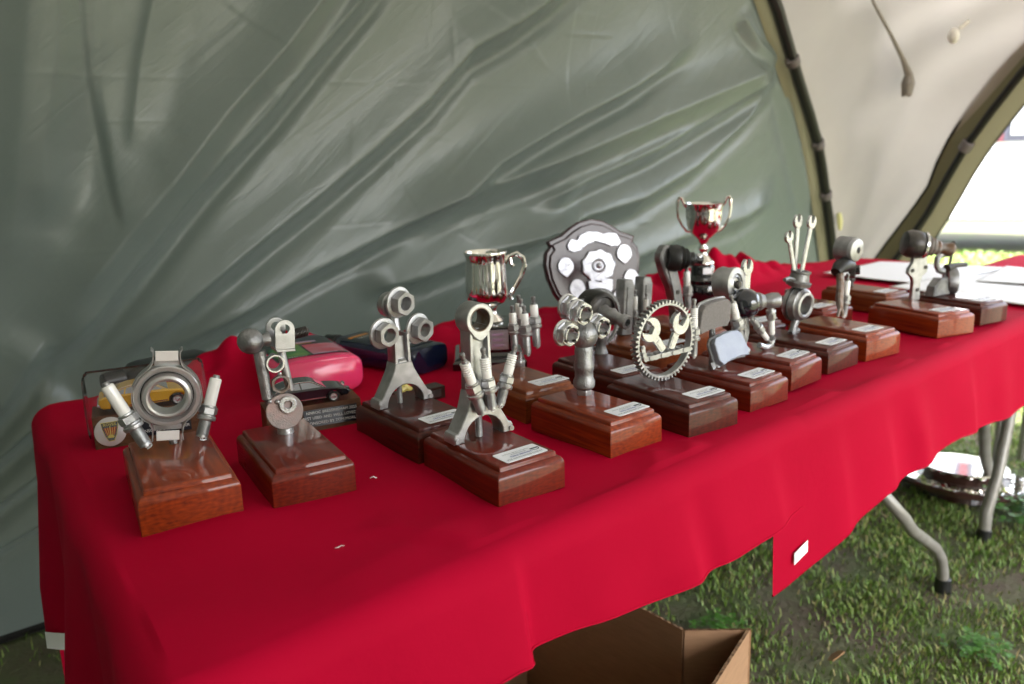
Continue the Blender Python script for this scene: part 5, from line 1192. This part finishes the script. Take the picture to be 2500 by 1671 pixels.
# ------------------------------------------------------------------ white sheets on the far table
def sheet_(name, pts, z, seed, label):
    (x0, y0), (x1, y1), (x2, y2), (x3, y3) = pts; q = np.linspace(0, 1, 26); A2, B2 = np.meshgrid(q, q)
    X = (1 - A2) * (1 - B2) * x0 + A2 * (1 - B2) * x1 + A2 * B2 * x2 + (1 - A2) * B2 * x3
    Y = (1 - A2) * (1 - B2) * y0 + A2 * (1 - B2) * y1 + A2 * B2 * y2 + (1 - A2) * B2 * y3
    Z = TZ + z + .0018 * np.sin(X * 14 + seed) * np.sin(Y * 11 + seed * 2) + .0018 + np.clip(np.sin(seed + A2 * 3) * .004 * B2, 0, 1)
    o = gridmesh(name, X, Y, Z, M['paper'], None, .0012); tag(o, label, 'paper', 'white sheets on the far table'); return o
sheet_('paper_sheet', [(1.93, .03), (2.50, .03), (2.545, .33), (1.97, .40)], .0085, 1, 'broad white sheet nearest the motorcycle trophy on the red cloth')
sheet_('paper_sheet', [(2.07, .35), (2.53, .30), (2.44, .66), (2.09, .66)], .0125, 3, 'white sheet lying at the back corner of the far table')
sheet_('paper_sheet', [(2.22, .06), (2.52, .09), (2.50, .30), (2.20, .27)], .0150, 5, 'small white sheet on top of the broad sheet')

# ------------------------------------------------------------------ round silver award on the grass, cardboard box, leaf, clover
t = thing('round_award', (2.50, .36, .006), math.radians(20), 'round dark red plaque ringed with small silver discs on the grass below', 'award plaque')
RT = Matrix.Translation((0, 0, .05)) @ Matrix.Rotation(math.radians(5), 4, 'Y')
b = MB(); b.M = RT; b.lathe([(.185, -.012), (.195, -.008), (.195, .004), (.188, .010)], n=56); b.lathe([(.11, -.05), (.10, -.012)], n=30); wo = b.build('board', M['darkwood'], t)
for k in range(17):
    b = MB(); b.M = RT @ Matrix.Rotation(2 * PI * k / 17, 4, 'Z') @ Matrix.Translation((.162, 0, .010)); b.lathe([(.028, 0), (.028, .003), (.026, .004)], n=16); b.build('small_shield', M['chrome'], wo, 20)
b = MB(); b.M = RT; b.lathe([(.112, .010), (.128, .044), (.132, .046), (.130, .050), (.0001, .051)], n=48); b.build('silver_dome', M['chrome'], wo, 20)

bx = thing('cardboard_box', (.70, .22, 0), 0, 'open brown cardboard box on the grass beneath the hanging red cloth', 'box')
P_ = [(.40, -.055), (.918, .099), (.830, .172), (.795, .56), (.33, .42)]
def wall_(i, j, h0, h1, name, top=None):
    a, c = Vector(P_[i]) - Vector((.70, .22)), Vector(P_[j]) - Vector((.70, .22)); d = (c - a); n_ = Vector((-d.y, d.x)).normalized() * .0048
    b = MB(); b.add([(a.x, a.y, h0), (c.x, c.y, h0), (c.x, c.y, h1[1]), (a.x, a.y, h1[0]), (a.x + n_.x, a.y + n_.y, h0), (c.x + n_.x, c.y + n_.y, h0), (c.x + n_.x, c.y + n_.y, h1[1]), (a.x + n_.x, a.y + n_.y, h1[0])],
                    [(0, 1, 2, 3), (7, 6, 5, 4), (0, 4, 5, 1), (1, 5, 6, 2), (3, 7, 4, 0)])
    o = b.build(name, M['card'], bx, 0)
    q = MB(); m_ = 60; vs = []
    for k in range(m_ + 1):
        f = k / m_; p = a + d * f; hz_ = h1[0] + (h1[1] - h1[0]) * f + .0016 * (k % 2)
        vs += [(p.x - n_.x * .03, p.y - n_.y * .03, hz_ - .001), (p.x + n_.x * 1.03, p.y + n_.y * 1.03, hz_ - .001 + .0006 * ((k // 2) % 2))]
    q.add(vs, [(2 * k, 2 * k + 1, 2 * k + 3, 2 * k + 2) for k in range(m_)]); q.build('cut_edge', M['cardedge'], o, 0)
wall_(0, 1, .005, (.315, .320), 'side_panel'); wall_(1, 2, .005, (.320, .322), 'corner_panel'); wall_(2, 3, .005, (.322, .345), 'side_panel'); wall_(3, 4, .005, (.33, .33), 'side_panel'); wall_(4, 0, .005, (.33, .32), 'side_panel')
b = MB(); q = [tuple(Vector(p) - Vector((.70, .22))) for p in P_]; b.add([(p[0], p[1], .006) for p in q] + [(p[0], p[1], .010) for p in q], [(4, 3, 2, 1, 0), (5, 6, 7, 8, 9)] + [(i, (i + 1) % 5, 5 + (i + 1) % 5, 5 + i) for i in range(5)]); b.build('bottom_panel', M['card'], bx, 0)
b = MB(); b.add([(-.020, -.010, .004), (.004, -.016, .010), (.022, -.004, .004), (.008, .012, .022), (-.012, .012, .012)], [(0, 1, 3, 4), (1, 2, 3)])
b.v += [(a, c, z - .0012) for a, c, z in b.v]; b.f += [(8, 6, 5)[::1], (9, 8, 6, 5)]
b = MB(); b.plate([(-.024, 0), (-.006, -.010), (.020, -.006), (.026, .006), (.004, .016), (-.010, .010)], -.0006, .0006, T=Matrix.Rotation(.9, 4, 'X') @ Matrix.Rotation(.5, 4, 'Y')); o = b.build('dry_leaf', M['leaf']); o.scale = (1.5, 1.5, 1.5); o.location = (1.354, .168, .028); tag(o, 'dry tan leaf curled on the grass right of the cardboard box', 'leaf')
def clover_plant(x, y, s, label):
    b = MB()
    for k in range(70):
        a, r_, h_ = random.uniform(0, 2 * PI), random.uniform(0, .09) * s, random.uniform(.02, .06) * s; c_ = (r_ * math.cos(a), r_ * math.sin(a), h_)
        for q in range(3):
            f = a + q * 2.1; d = Vector((math.cos(f), math.sin(f), random.uniform(-.2, .3))) * .013 * s; e = Vector((-math.sin(f), math.cos(f), 0)) * .007 * s; c3 = Vector(c_)
            b.add([tuple(c3), tuple(c3 + d * .6 + e), tuple(c3 + d), tuple(c3 + d * .6 - e)], [(0, 1, 2, 3)])
    o = b.build('clover_plant', M['clover'], None, 0); o.location = (x, y, 0); o['kind'] = 'stuff'
    return o
clover_plant(2.42, .12, 1.5, ''); clover_plant(1.62, -.02, .8, ''); clover_plant(1.25, .40, .8, '')

# ------------------------------------------------------------------ beyond the shelter: a second red table and a parked white van
t = thing('side_table', (2.83, .03, 0), math.radians(1), 'separate small table under a red cloth at the far right edge', 'table')
b = MB(); b.box((-.17, -.40, .70), (.17, .40, .73)); b.build('tabletop', M['tabletop'], t, 0)
for sx in (-.13, .13):
    for sy in (-.3, .3):
        b = MB(); b.cyl((sx, sy, 0), (sx, sy, .70), .016, n=10); b.build('leg', M['leg'], t)
q = np.linspace(-1, 1, 60); A2, B2 = np.meshgrid(q, q); X = A2 * .19; Y = B2 * .46; Z = .738 - np.clip(np.abs(A2) - .94, 0, 1) * 4.5 - np.clip(np.abs(B2) - .88, 0, 1) * 2.2 + .004 * np.sin(X * 9) * np.sin(Y * 7)
o = gridmesh('tablecloth', X, Y, Z, M['red']); o.location = (2.83, .03, 0); o.rotation_euler = (0, 0, math.radians(1)); tag(o, 'pinkish red cloth on the separate small table past the white sheets', 'tablecloth', 'red tablecloths')
t = thing('parked_van', (9.6, 3.05, 0), math.radians(-62), 'white van with dark rimmed windows parked outside beyond the shelter', 'van')
prof = [(-2.3, .35), (-2.35, .9), (-2.3, 1.12), (-2.28, 1.9), (-2.1, 2.05), (1.0, 2.05), (1.35, 1.85), (1.75, 1.15), (2.35, .95), (2.42, .6), (2.38, .35)]
b = MB(); b.plate(prof, -.90, .90, .05); vo = b.build('body', M['van'], t)
for nm, x0, x1 in (('window', -2.05, -1.25), ('window', -.95, -.1), ('window', .1, .95)):
    b = MB(); b.plate([(x0 - .06, 1.15), (x1 + .06, 1.15), (x1 + .06, 1.80), (x0 - .06, 1.80)], -.925, -.895, .01); fo = b.build('window_frame', M['vandark'], vo, 0)
    b = MB(); b.plate([(x0, 1.21), (x1, 1.21), (x1, 1.74), (x0, 1.74)], -.935, -.920); b.build('pane', M['vanglass'], fo, 0)
for x0, x1 in ((-1.20, -.98), (-.08, .08)):
    b = MB(); b.plate([(x0, 1.15), (x1, 1.15), (x1, 1.80), (x0, 1.80)], -.922, -.897); b.build('trim_panel', M['maroon'], vo, 0)
b = MB(); b.plate([(-2.3, 1.06), (1.7, 1.06), (1.7, 1.09), (-2.3, 1.09)], -.912, -.897); b.build('side_moulding', M['plaque'], vo, 0)
for wx in (-1.5, 1.5):
    for sy in (-.82, .82):
        b = MB(); b.lathe(ringprof(.2, .33, -.10, .10, .03), (wx, sy, .33), (0, 1, 0), 28, closed=True); wo = b.build('wheel', M['tyre'], t)
        b = MB(); b.lathe([(.02, .06), (.15, .05), (.2, .09), (.2, -.05)], (wx, sy, .33), (0, math.copysign(1, sy), 0), 24); b.build('rim', M['pale'], wo)
